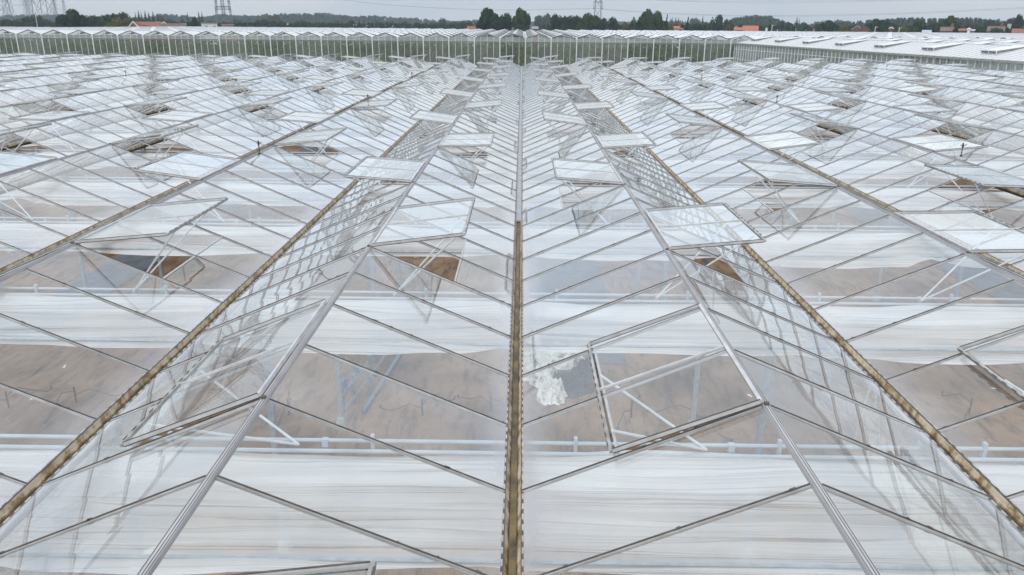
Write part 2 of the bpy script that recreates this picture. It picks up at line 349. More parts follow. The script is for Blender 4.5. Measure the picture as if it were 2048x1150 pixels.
for sd in (-1,1):
    for q,deg in enumerate((4.,5.5,7.5,1.5)):
        pm,fm,rods=vent_meshes(sd,deg)
        variants[(sd,q)]=(pm,fm,rods,pm.mesh('roof_vent',SASHG),fm.mesh('frame',[ALU,DARK,FRAME]),[r.mesh('push_rod',ALUW) for r in rods])
    pm,fm,rods=vent_meshes(sd,-21.8)
    variants[(sd,'shut')]=(pm,fm,rods,pm.mesh('roof_vent',SHUTG),fm.mesh('frame',[ALU,DARK,FRAME]),[r.mesh('push_rod',ALUW) for r in rods])
vis=[]
for xr,sd,y in VENTS:
    p=(xr+sd*.6,y+P,ZR)
    if in_view(p,160) or (y<2 and sd>0 and xr==-2): vis.append((to_px(p)[2],xr,sd,y))
vis.sort()
rest_p,rest_f=MB(),MB()
def merge(dst,src,off):
    i=len(dst.v); dst.v+=[(a+off[0],b+off[1],c_+off[2]) for a,b,c_ in src.v]; dst.f+=[tuple(j+i for j in f) for f in src.f]; dst.m+=src.m
for q,(d,xr,sd,y) in enumerate(vis):
    key=(sd,'shut') if y<6 and sd<0 else (sd,random.choice((0,0,1,1,2,3)))
    V=variants[key]; loc=(xr,y,ZR)
    if q<100:
        o=link('roof_vent',V[3],GH); o.location=loc
        link('frame',V[4],o)
        for r in V[5]: link('push_rod',r,o)
        if key[1]=='shut': o['label']='shut roof vent lying flush in the glass'
    else:
        merge(rest_p,V[0],loc); merge(rest_f,V[1],loc)
        for r in V[2]: merge(rest_f,r,loc)
o=kind(rest_p.obj('far_roof_vents',SASHG,GH),'stuff'); rest_f.obj('frame',[ALU,DARK,FRAME],o)
# trusses, posts ----------------------------------------------------------
TY=[6.9+4.5*k for k in range(-3,16)]
for ty in TY:
    m=MB(); m.tube((XA,ty,4.80),(XB,ty,4.80),.021,n=8); m.tube((XA,ty-.10,4.74),(XB,ty-.10,4.74),.021,n=8)
    x=XA+.6
    while x<XB:
        m.box(x-.018,x+.018,ty-.03,ty+.02,4.72,4.87); x+=2.
    for xr in ridges: m.box(xr+.10,xr+.16,ty-.03,ty+.03,4.74,4.82)
    for xg in gutters: m.box(xg-.03,xg+.03,ty-.05,ty+.05,4.80,ZG-.1)
    m.obj('truss',PIPEG,GH)
pm=MB(); pm.box(-.05,.05,-.03,-.024,.15,4.9); pm.box(-.05,.05,.024,.03,.15,4.9); pm.box(-.006,.006,-.024,.024,.15,4.9)
pmesh=pm.mesh('post',GALV); fb=MB(); fb.hexa([(-.11,-.11,0),(.11,-.11,0),(.11,.11,0),(-.11,.11,0),(-.08,-.08,.2),(.08,-.08,.2),(.08,.08,.2),(-.08,.08,.2)]); fbm=fb.mesh('footing',CONC)
posts=[]
for ty in TY:
    for x in range(-52,37,8):
        t=to_px((x,ty,1)); posts.append(((t[2] if t else 999)+(0 if in_view((x,ty,2),200) else 500),x,ty))
posts.sort(); rest=MB()
for q,(d,x,ty) in enumerate(posts):
    if q<90:
        o=link('post',pmesh,GH); o.location=(x,ty+.1,0); link('footing',fbm,o)
    else: merge(rest,pm,(x,ty+.1,0)); merge(rest,fb,(x,ty+.1,0))
kind(rest.obj('far_posts',GALV,GH),'stuff')
# outer walls
wm=MB(); mm=MB()
for x in (XA,XB):
    wm.quad((x,Y0,.1),(x,Y1,.1),(x,Y1,ZG),(x,Y0,ZG)); 
    for i in range(NB+1): mm.box(x-.02,x+.02,Y0+i*P-.02,Y0+i*P+.02,.1,ZG-.1)
    mm.box(x-.03,x+.03,Y0,Y1,0,.1)
for xr in ridges:
    wm.quad((xr-2,Y1,.1),(xr+2,Y1,.1),(xr+2,Y1,ZG),(xr,Y1,ZR),(xr-2,Y1,ZG))
    for q in range(4): x=xr-2+q; mm.box(x-.025,x+.025,Y1+.003,Y1+.05,0,ZG+ (RISE*q/2 if q<3 else RISE/2)-.02)
w=wm.obj('wall',WALLG,GH); mm.obj('mullions',ALUW,w)

# ------------------------------------------------------------------ shade screens
ORD=['','second','third','fourth','fifth','sixth','seventh','eighth','ninth','tenth','eleventh','twelfth','thirteenth','fourteenth','fifteenth','sixteenth']
vis_t=[t for t in TY if t>3]
sag_p=[random.random() for _ in range(200)]
for row,ty in enumerate(vis_t):
    near=ty<30
    dx=.25 if near else .5; nx=int((XB-XA)/dx)+1; nyy=26 if near else 12
    ga=[]; vs=[];fs=[]; wid=1.52 if row<4 else 1.7 if row<6 else 2.1 if row<8 else 2.8
    for i in range(nx):
        x=XA+i*dx; bay=int((x-XA+.2)//4); ph=((x-XA+.2)%4)/4
        rr=sag_p[(bay*7+row*13)%200]; sg=(.08+.42*rr)*(.3 if row==0 else 1.)*(1-(2*ph-1)**2)**.8
        for j in range(nyy):
            v=j/(nyy-1)                     # 0 at the truss, 1 at the free edge
            y=ty-.06-(wid+sg)*v
            pl=noise.noise(Vector((x*.35+row*9.1,y*7.,row*3.3)))*.08+noise.noise(Vector((x*1.1+y*1.5,y*11.,row*5.+7)))*.03
            bunch=math.exp(-((v-.16)/.12)**2)*(.05+.05*noise.noise(Vector((x*.5,row*2.,4.))))
            z=4.70-.10*v-sg*.35*math.sin(v*math.pi*.9)*.6-max(0,v-.9)*.8*(sg+.3)+pl+bunch
            vs.append((x,y,z)); ga.append(min(1.,(max(0.,1-abs(v-.17)/.20)**.5 if abs(v-.17)<.20 else max(0,(v-.93)*9))+max(0,.55*noise.noise(Vector((x*.45,v*2.5,row*4.4)))+.12)))
    for i in range(nx-1):
        for j in range(nyy-1):
            a=i*nyy+j; fs.append((a,a+1,a+nyy+1,a+nyy))
    me=bpy.data.meshes.new('shade_screen'); me.from_pydata(vs,[],fs); me.materials.append(CLOTH); me.polygons.foreach_set('use_smooth',[True]*len(fs)); me.update()
    at_=me.attributes.new('gather','FLOAT','POINT'); at_.data.foreach_set('value',ga)
    o=link('shade_screen',me)
    lab='white pleated shade cloth drawn under the glass, '+('nearest row, along the bottom of the photo' if row==0 else ORD[row]+' row counted from the nearest')
    tag(o,lab,'shade screen','white shade screens hanging in rows under the roof')
    e=MB(); ew=wid+.04; e.tube((XA,ty-ew,4.61),(XB,ty-ew,4.61),.018,n=6); e.obj('edge_pipe',GALV,o)

# ------------------------------------------------------------------ things lying inside
def sheet_on_ground(name,label,x0,x1,y0,y1,mat,cat):
    vs=[];fs=[];nx,ny=10,int((y1-y0)/.5)+1
    for i in range(nx):
        for j in range(ny):
            x=x0+(x1-x0)*i/(nx-1)+(.12*noise.noise(Vector((j*.4,i,1))) if i in(0,nx-1) else 0); y=y0+(y1-y0)*j/(ny-1)
            vs.append((x,y,.02+.035*abs(noise.noise(Vector((x*1.3,y*.8,x0))))))
    for i in range(nx-1):
        for j in range(ny-1): a=i*ny+j; fs.append((a,a+ny,a+ny+1,a+1))
    me=bpy.data.meshes.new(name); me.from_pydata(vs,[],fs); me.materials.append(mat); me.update(); return tag(link(name,me),label,cat)
sheet_on_ground('ground_cover','dark ground cover strip running back just right of the central gutter',.4,3.0,19.5,70,TARPD,'ground cover')
sheet_on_ground('ground_cover','dark ground cover strip under the right side of the glasshouse',16.2,18.2,20,70,TARPD,'ground cover')
sheet_on_ground('ground_cover','dark ground cover strip under the left side of the glasshouse',-15.6,-13.8,21,70,TARPD,'ground cover')
def crumple(name,label,lobes,h,mat,cat,seed):
    """folded sheet: lobes of ridged folds (x, y, radius x, radius y) joined in one mesh"""
    vs=[];fs=[];nr,nt=30,84
    def ridged(x,y,z):
        v=0;a=1.
        for o_ in range(4): v+=a*(1-abs(noise.noise(Vector((x,y,z))))*2.4); x*=2.05;y*=2.05;z+=5.3;a*=.5
        return v/1.9
    for li,(cx,cy,rx,ry) in enumerate(lobes):
        base=len(vs); sd_=seed+li*3.7
        for i in range(nr):
            for j in range(nt):
                t=2*math.pi*j/nt; r=i/(nr-1)
                e=1+.42*noise.noise(Vector((math.cos(t)*1.5+sd_,math.sin(t)*1.5,sd_)))+.16*noise.noise(Vector((math.cos(t)*5,math.sin(t)*5,sd_)))
                x=math.cos(t)*r*rx*e; y=math.sin(t)*r*ry*e
                x+=.14*noise.noise(Vector((x*4,y*4,sd_+9))); y+=.14*noise.noise(Vector((x*4,y*4,sd_+19)))
                k_=ridged((cx+x)*1.7+sd_,(cy+y)*1.3,sd_)
                z=.015+h*(1-r**3)*max(.05,.1+k_*1.1-.4*r)
                vs.append((cx+x,cy+y,z))
        for i in range(nr-1):
            for j in range(nt): a=base+i*nt+j; b=base+i*nt+(j+1)%nt; fs.append((a,a+nt,b+nt,b))
    me=bpy.data.meshes.new(name); me.from_pydata(vs,[],fs); me.materials.append(mat); me.update(); return tag(link(name,me),label,cat)
G_=lambda px,py,rx,ry: (at_z(px,py,0).x,at_z(px,py,0).y,rx,ry)
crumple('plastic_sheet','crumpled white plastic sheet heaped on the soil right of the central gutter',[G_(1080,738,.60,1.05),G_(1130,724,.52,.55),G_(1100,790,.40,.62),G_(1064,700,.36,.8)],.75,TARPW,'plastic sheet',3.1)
crumple('tarpaulin','crumpled dark grey tarpaulin lying beside the white plastic heap',[G_(1148,765,.55,.75),G_(1172,740,.35,.6)],.34,TARPK,'tarpaulin',8.4)
# torn white rag under the left roof
p=at_z(296,1118,3.2); 
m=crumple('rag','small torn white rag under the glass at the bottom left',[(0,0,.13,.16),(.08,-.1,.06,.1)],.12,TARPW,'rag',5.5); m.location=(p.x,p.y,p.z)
# pipework
p=at_z(700,820,0)
t=thing('irrigation_manifold','upright irrigation pipes and valves beside the steel post left of the central gutter','pipework',(p.x,p.y,0))
for k_,(x,y) in enumerate(((-.15,.0),(.05,.35),(.3,.8),(.22,1.5))):
    m=MB(); m.tube((x,y,0),(x,y,.75),.035); m.tube((x-.05,y,.75),(x+.05,y,.75),.05); m.obj('riser',PIPE,t)
m=MB(); m.tube((-.15,-.4,.45),(.35,3.4,.45),.04); m.tube((0.,-.5,.25),(.5,3.4,.25),.035); m.tube((.35,-.2,.06),(.75,3.6,.06),.05); m.obj('header_pipe',PIPE,t)
m=MB()
for x,y in ((-.1,.1),(.02,.9),(.2,2.0)): m.tube((x,y,.55),(x,y,.72),.07); m.box(x-.09,x+.09,y-.03,y+.03,.7,.76)
m.obj('valve',BLUE,t)
def hose(name,label,px,py,seed):
    q=at_z(px,py,0); rnd=random.Random(seed); m=MB(); m.tube((0,0,0),(0,0,.42),.022,n=6)
    a0=rnd.uniform(0,6.28)
    for br in range(2):
        a=a0+br*rnd.uniform(1.8,3.4); pr=Vector((0,0,.3-.1*br)); 
        for st in range(7):
            a+=rnd.uniform(-.35,.35); nx_=Vector((pr.x+math.cos(a)*.16,pr.y+math.sin(a)*.16,max(.02,pr.z+(.04 if st<2 else -.09)))); m.tube(pr,nx_,.011,n=5); pr=nx_
        m.tube(pr,pr+Vector((.02,0,.07)),.02,n=6)
    o=m.obj(name,BLACK); o.location=(q.x,q.y,0); return tag(o,label,'irrigation hose','black irrigation hoses sticking out of the soil')
hose('irrigation_hose','black irrigation hose rising from bare soil nearest the pipe manifold',845,832,1)
hose('irrigation_hose','black irrigation hose curling up just left of the central gutter',982,822,2)
hose('irrigation_hose','black irrigation hose lying right of the crumpled tarpaulin',1262,835,3)
hose('irrigation_hose','black irrigation hose beside the steel post on the right',1385,845,9)
hose('irrigation_hose','black irrigation hose stub at the far left edge of the soil',18,815,4)
hose('irrigation_hose','black irrigation hose stub standing below the second bar on the left',153,805,5)
hose('irrigation_hose','black irrigation hose between the left ridge and the manifold',578,830,6)
hose('irrigation_hose','black irrigation hose lying on the soil at the far right',1938,828,7)
# litter on the soil
for px,py,lb in ((60,800,'scrap of white film on the soil at the far left'),(1985,778,'scrap of white film on the soil at the far right'),(1500,792,'scrap of pale film near the right post'),(128,735,'pale scrap of film on the soil at the left')):
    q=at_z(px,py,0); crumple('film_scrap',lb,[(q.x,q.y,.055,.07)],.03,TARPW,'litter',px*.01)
# ------------------------------------------------------------------ sprinklers on ridges
def sprinkler(px,py,z,label):
    q=at_z(px,py,z); t=thing('roof_sprinkler',label,'sprinkler',(q.x,q.y,z),'black sprinklers standing on the ridges')
    t.scale=(.55,.55,.55); m=MB(); m.tube((0,0,-.02),(0,0,.40),.022,n=8); m.box(-.04,.04,-.04,.04,-.02,.05); m.obj('stem',BLACK,t)
    m=MB(); m.tube((0,0,.36),(0,0,.46),.04,n=8); m.tube((0,0,.42),(.13,-.05,.50),.018,n=6); m.tube((0,0,.42),(-.10,.04,.47),.014,n=6); m.box(-.03,.03,-.012,.012,.46,.55); m.obj('nozzle',BLACK,t)
sprinkler(519,308,ZR,'black sprinkler on the ridge left of centre, the nearest on that side')
sprinkler(736,205,ZR,'black sprinkler on the ridge between two open vents, left of the central gutter')
sprinkler(824,155,ZR,'small black sprinkler farthest back on the ridge left of centre')
sprinkler(252,152,ZR,'small black sprinkler on a ridge at the far left')
sprinkler(429,127,ZR,'tiny black sprinkler near the end wall on the left')
sprinkler(1922,312,ZR,'black sprinkler on the ridge at the far right, largest of all')
sprinkler(1553,206,ZR,'black sprinkler on a ridge in the right middle distance')
sprinkler(1403,160,ZR,'small black sprinkler right of centre on a distant ridge')
sprinkler(1773,138,ZR,'tiny black sprinkler in front of the right-hand side wall')
sprinkler(1990,160,ZR,'small black sprinkler at the far right edge near the side wall')
# ------------------------------------------------------------------ glasshouse beyond
FG=thing('greenhouse','long glasshouse beyond with a row of gabled glass fronts and green crop inside','greenhouse',(0,128.4,0))
FY=128.4; FZ=6.56; FR=.72; xf0=.55
bays=[xf0+4*i for i in range(-52,50)]     # gutter lines, each bay runs to +4
def yend(x): return 190-FY if x<-108 else (168-FY if 34<x<39 and False else 262-FY)
rm=MB(); bmr=MB(); vm=[]; 
for x in bays:
    ye=yend(x)
    for sd in (-1,1):
        xr=x+2
        nsec=int(ye//9)
        P3=lambda t,y,up=0.: (xr+sd*1.97*t, y, FZ+FR*(1-t)+up)
        for i in range(nsec+1):
            ya=i*9.; yb=min(ya+9.,ye)
            if yb-ya<.5: continue
            h0=ya+(2. if sd<0 else 6.2); h1=h0+2.25
            if h1>yb: 
                rm.quad(P3(0,ya),P3(1,ya),P3(1,yb),P3(0,yb)); continue
            rm.quad(P3(0,ya),P3(1,ya),P3(1,h0),P3(0,h0)); rm.quad(P3(0,h1),P3(1,h1),P3(1,yb),P3(0,yb)); rm.quad(P3(.84,h0),P3(1,h0),P3(1,h1),P3(.84,h1))
            vm.append((xr,sd,h0))
        yy=1.
        while yy<min(ye,60):
            bmr.bar(P3(.02,yy,.01),P3(1,yy,.01),.05,.03,k=0); yy+=1.5
    bmr.box(x-.05,x+.05,0,ye,FZ-.06,FZ+.012,k=1); bmr.box(x+1.95,x+2.05,0,ye,FZ+FR-.02,FZ+FR+.03,k=0)
fr=rm.obj('roof',FARR,FG); bmr.obj('glazing_bars',[PALEG,MIDG],fr)
def fvent(xr,sd,h0):
    m=MB(); a=Vector((xr+sd*.05,h0,FZ+FR+.01)); e=Vector((sd*1.62,0,-.42))
    b=a+e; n=(0,0,.03)
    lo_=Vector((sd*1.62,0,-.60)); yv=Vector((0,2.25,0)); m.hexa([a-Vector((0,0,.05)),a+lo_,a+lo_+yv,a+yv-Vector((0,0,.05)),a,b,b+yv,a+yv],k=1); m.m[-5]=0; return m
vv=[]
for xr,sd,h0 in vm:
    q=to_px((xr,h0+FY,FZ))
    if q and -20<q[0]<2068: vv.append((q[2],xr,sd,h0))
vv.sort(); rest=MB()
for q,(d,xr,sd,h0) in enumerate(vv):
    m=fvent(xr,sd,h0)
    if q<100: m.obj('roof_vent',[ALUW,GAPDARK],FG)
    else: merge(rest,m,(0,0,0))
kind(rest.obj('far_roof_vents',[ALUW,GAPDARK],FG),'stuff')
wm=MB(); mm=MB(); pmb=MB(); pc=0
for x in bays:
    wm.quad((x+.05,0,.3),(x+3.95,0,.3),(x+3.95,0,FZ),(x+2,0,FZ+FR),(x+.05,0,FZ))
    for q in (1,2,3): mm.box(x+q-.032,x+q+.032,-.05,-.003,.3,FZ+FR*(1-abs(q-2)/2)-.02)
    mm.bar((x,-.07,FZ+.03),(x+2,-.07,FZ+FR+.03),.09,.12,k=1); mm.bar((x+2,-.072,FZ+FR+.03),(x+4,-.072,FZ+.03),.08,.13,k=1)
mm.box(bays[0],bays[-1]+4,-.09,-.055,FZ-.58,FZ-.44,k=1); mm.box(bays[0],bays[-1]+4,-.09,-.05,0,.3)
w=wm.obj('end_wall',ENDG,FG); mm.obj('mullions',[ALUW,RAFT],w)
pst=MB(); pst.box(-.08,.08,-.17,-.095,0,FZ-.1); pst.box(-.14,.14,-.2,-.05,FZ-.12,FZ+.1); pme=pst.mesh('wall_post',ALUW); rest=MB(); cnt=0
for x in bays:
    q=to_px((x,FY,FZ))
    if q and -30<q[0]<1600 and cnt<75: o=link('wall_post',pme,FG); o.location=(x,0,0); cnt+=1
    else: merge(rest,pst,(x,0,0))
kind(rest.obj('outer_wall_posts',ALUW,FG),'stuff')
# interior: screen cloth high up, posts, crop
im=MB(); 
im.quad((bays[0],.4,FZ-.62),(bays[-1],.4,FZ-.62),(bays[-1],60,FZ-.62),(bays[0],60,FZ-.62))
o=tag(im.obj('shade_screen',CLOTH),'pale shade cloth bands high inside the glasshouse beyond','shade screen'); o.location=(0,FY,0)
cm=MB(); rnd=random.Random(5)
for i in range(30000):
    x=rnd.uniform(bays[0],70); 
    y=FY+2.2+abs(rnd.gauss(0,.5)); z=2.2+3.75*rnd.random()**1.25; sz=.26
    a=rnd.uniform(0,6.3); u=Vector((math.cos(a),math.sin(a)*.4,rnd.uniform(-.5,.5)))*sz; w_=Vector((rnd.uniform(-.4,.4),rnd.uniform(-.6,.2),1))*sz; pq=Vector((x,y,z))
    cm.quad(pq-u,pq+w_*.6,pq+u,pq-w_)
o=kind(cm.obj('crop_plants',CROP),'stuff'); tag(o,'tall green crop growing behind the gabled glass fronts','crop')
bk=MB(); bk.box(bays[0],70,FY+3.6,FY+3.8,0,5.3); bkk=kind(bk.obj('crop_rows',plain('dense_crop',(.11,.16,.05),(.18,.24,.09),rough=.9,scale=.8,detail=6)),'stuff'); tag(bkk,'dense mass of crop rows deeper inside the glasshouse beyond','crop')

# ------------------------------------------------------------------ glasshouse on the right
EZ=6.2
A=at_z(1470,86.2,EZ); B=at_z(2047,124.,EZ)
dirn=(B-A); dirn.z=0; dirn.normalize(); rz=math.atan2(dirn.y,dirn.x)   # local +x runs towards the viewer along the eave
RG=thing('greenhouse','glasshouse on the right with a long glazed side wall and big propped roof vents','greenhouse',(A.x,A.y,0),rz=rz)
# local +y then points to the right of the picture
LEN=118.; PW=9.6; PR=1.05; NR=16
for r in range(NR):
    y0=r*PW
    m=MB(); vents=[]
    for half in (0,1):
        sgn=1 if half==0 else -1
        def Q(t,x,up=0.): # t 0 at gutter 1 at ridge
            return (x, (y0+PW/2*t) if half==0 else (y0+PW-PW/2*t), EZ+PR*t+up)
        x=0.; 
        first=4.+(0 if half==0 else 4.5)
        while x<LEN:
            xe=min(x+9.,LEN); h0=x+first-4+2.; h1=h0+2.
            if h1<xe:
                m.quad(Q(0,x),Q(0,h0),Q(1,h0),Q(1,x)); m.quad(Q(0,h1),Q(0,xe),Q(1,xe),Q(1,h1)); m.quad(Q(0,h0),Q(0,h1),Q(.38,h1),Q(.38,h0)); vents.append((half,h0))
            else: m.quad(Q(0,x),Q(0,xe),Q(1,xe),Q(1,x))
            x=xe
    rf=m.obj('roof',FARR,RG)
    b=MB()
    if r<3:
        for half in (0,1):
            x=.5
            while x<LEN:
                ya,yb=(y0,y0+PW/2) if half==0 else (y0+PW,y0+PW/2); b.bar((x,ya,EZ+.01),(x,yb,EZ+PR+.01),.03,.03,k=0); x+=1.
    b.box(0,LEN,y0+PW/2-.05,y0+PW/2+.05,EZ+PR-.02,EZ+PR+.035,k=0); b.box(0,LEN,y0-.08,y0+.08,EZ-.1,EZ+.02,k=1)
    b.obj('glazing_bars',[ALU,FRAME],rf)
    for half,h0 in vents:
        pq=Matrix.Rotation(rz,4,'Z')@Vector((h0,y0+PW/2,EZ)); tt=to_px((pq.x+A.x,pq.y+A.y,EZ+PR))
        if not tt or tt[0]>2090 or tt[0]<1400: continue
        if r>5: continue
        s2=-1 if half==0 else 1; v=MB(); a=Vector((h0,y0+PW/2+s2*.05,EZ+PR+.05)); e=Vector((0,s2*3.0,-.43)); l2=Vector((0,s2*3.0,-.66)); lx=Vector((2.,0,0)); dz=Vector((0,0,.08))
        v.hexa([a-dz,a+lx-dz,a+lx+l2,a+l2,a,a+lx,a+lx+e,a+e],k=1); v.m[-5]=0; vo=v.obj('roof_vent',[ALUW,GAPGREY],RG)
        v=MB()
        for q in (0.,1.,2.): v.bar(a+e+Vector((q,s2*.03,0)),a+l2+Vector((q,s2*.03,0)),.06,.06)
        v.bar(a+e+Vector((0,s2*.04,0)),a+e+lx+Vector((0,s2*.04,0)),.06,.08); v.obj('vent_frame',ALUW,vo)
wl=MB(); wl.quad((0,0,.3),(LEN,0,.3),(LEN,0,EZ-.12),(0,0,EZ-.12)); wo=wl.obj('side_wall',WALLG,RG)
mm=MB(); x=0.
while x<=LEN: mm.box(x-.03,x+.03,-.06,-.003,0,EZ-.12); x+=1.
for z in (.3,2.2,3.9,EZ-.85): mm.box(0,LEN,-.045,-.004,z-.03,z+.03)
mm.obj('mullions',ALUW,wo)
ev=MB(); ev.box(0,LEN,-.14,.12,EZ-.14,EZ+.05); ev.obj('eave_gutter',FRAME,RG)
wl=MB(); wl.quad((0,0,.3),(0,60,.3),(0,60,EZ),(0,0,EZ)); wl.obj('far_end_wall',WALLG,RG)
pw=MB(); x=2.
while x<LEN: pw.box(x-.06,x+.06,.3,.42,0,EZ-.1); pw.box(x-.06,x+.06,4.8,4.92,0,EZ-.1); pw.bar((x,.36,EZ-1.6),(x+3,.36,EZ-.2),.05,.05); x+=4.
pw.obj('posts',GALV,RG)
bl=MB(); bl.box(0.5,LEN-.5,5.6,5.7,.5,4.3); o=bl.obj('interior_screen',plain('grey_green_netting',(.17,.21,.15),(.30,.34,.27),rough=.9,scale=.6,detail=6),RG)

# ------------------------------------------------------------------ trees
def crown_mesh(name,mat,seed,kindc,nl=1500):
    rnd=random.Random(seed); m=MB(); ls=[]
    if kindc=='round':
        nb=rnd.randint(15,20)
        for i in range(nb):
            a=rnd.uniform(0,6.283); el=rnd.uniform(-.5,1.2); r=.31*rnd.uniform(.6,1.18)
            ls.append((Vector((math.cos(a)*math.cos(el)*r,math.sin(a)*math.cos(el)*r,.60+math.sin(el)*.25*rnd.uniform(.85,1.1))),rnd.uniform(.07,.20)))
        ls.append((Vector((0,0,.52)),.25))
    elif kindc=='poplar':
        for i in range(14): z=.12+.8*i/13; ls.append((Vector((rnd.uniform(-.08,.08),rnd.uniform(-.08,.08),z)),.42*math.sin(math.pi*(.16+.8*i/13))**.7*rnd.uniform(.8,1.1)))
    else:
        for i in range(15): z=.08+.86*i/14; ls.append((Vector((rnd.uniform(-.04,.04),rnd.uniform(-.04,.04),z)),.50*(1-i/14.6)*rnd.uniform(.85,1.1)+.03))
    tot=sum(r*r for _,r in ls)
    for c0,r in ls:
        vz=1. if kindc=='round' else .12/max(r,.12)+.2
        for _ in range(int(nl*r*r/tot)+4):
            d=Vector((rnd.gauss(0,1),rnd.gauss(0,1),rnd.gauss(0,1))).normalized(); rr=r*rnd.uniform(.72,1.08)
            p=c0+Vector((d.x*rr,d.y*rr,d.z*rr*(1 if kindc=='round' else min(1,.16/r if r>.16 else 1))))
            q=.024*rnd.uniform(.6,1.5)*(1 if kindc=='round' else 1.5); t1=d.cross(Vector((rnd.random(),rnd.random(),rnd.random()+.1))).normalized()*q; t2=d.cross(t1).normalized()*q+d*rnd.uniform(-.4,.4)*q
            m.quad(p-t1-t2*.6,p+t1-t2,p+t1*.7+t2,p-t1+t2)
    return m.mesh(name,mat)
def trunk_mesh(seed):
    rnd=random.Random(seed); m=MB(); m.tube((0,0,0),(0,0,.42),.035,.024,n=7)
    for i in range(6):
        a=i*1.05+rnd.random(); b=Vector((math.cos(a)*.24,math.sin(a)*.24,.66+rnd.uniform(-.1,.12))); m.tube((0,0,.3+.02*i),b,.016,.006,n=5)
    m.tube((0,0,.42),(0.02,0,.82),.024,.006,n=6); return m.mesh('trunk',BARK)
CR={}
for nm_,mat in (('dark',F_DARK),('green',F_GREEN),('yellow',F_YEL),('brown',F_BROWN),('grey',F_GREY)):
    for q in range(2): CR[(nm_,q)]=crown_mesh('crown',mat,hash(nm_)%1 +ord(nm_[0])*10+q,'round',1700)
CR['poplar']=crown_mesh('crown',F_GREEN,71,'poplar',700); CR['conifer']=crown_mesh('crown',F_BLUE,72,'conifer',800)
CR['bigdark']=crown_mesh('crown',F_DARK,75,'round',4500); CR['biggreen']=crown_mesh('crown',F_GREEN,79,'round',4500)
TR=[trunk_mesh(1),trunk_mesh(2)]
tc=0
def tree(px,top,wpx,d,kd,label,group=None):
    global tc; tc+=1
    q=at_dist(px,top,d); h=q.z; w=wpx*d/F_PX*1.03
    t=thing('poplar_tree' if kd=='poplar' else 'conifer_tree' if kd=='conifer' else 'tree',label,'tree',(q.x,q.y,0),group or 'trees beyond the glasshouses',rz=random.uniform(0,6))
    me=CR[kd] if kd in CR else CR[(kd,tc%2)]
    top_=.95 if kd in('poplar','conifer') else .99
    wd={'poplar':.86,'conifer':.95}.get(kd,.78)
    c_=link('crown',me,t); c_.scale=(w/wd,w/wd,h/top_)
    k_=link('trunk',TR[tc%2],t); k_.scale=(w*.6 if kd not in('poplar','conifer') else w*.8,)*2+(h,)
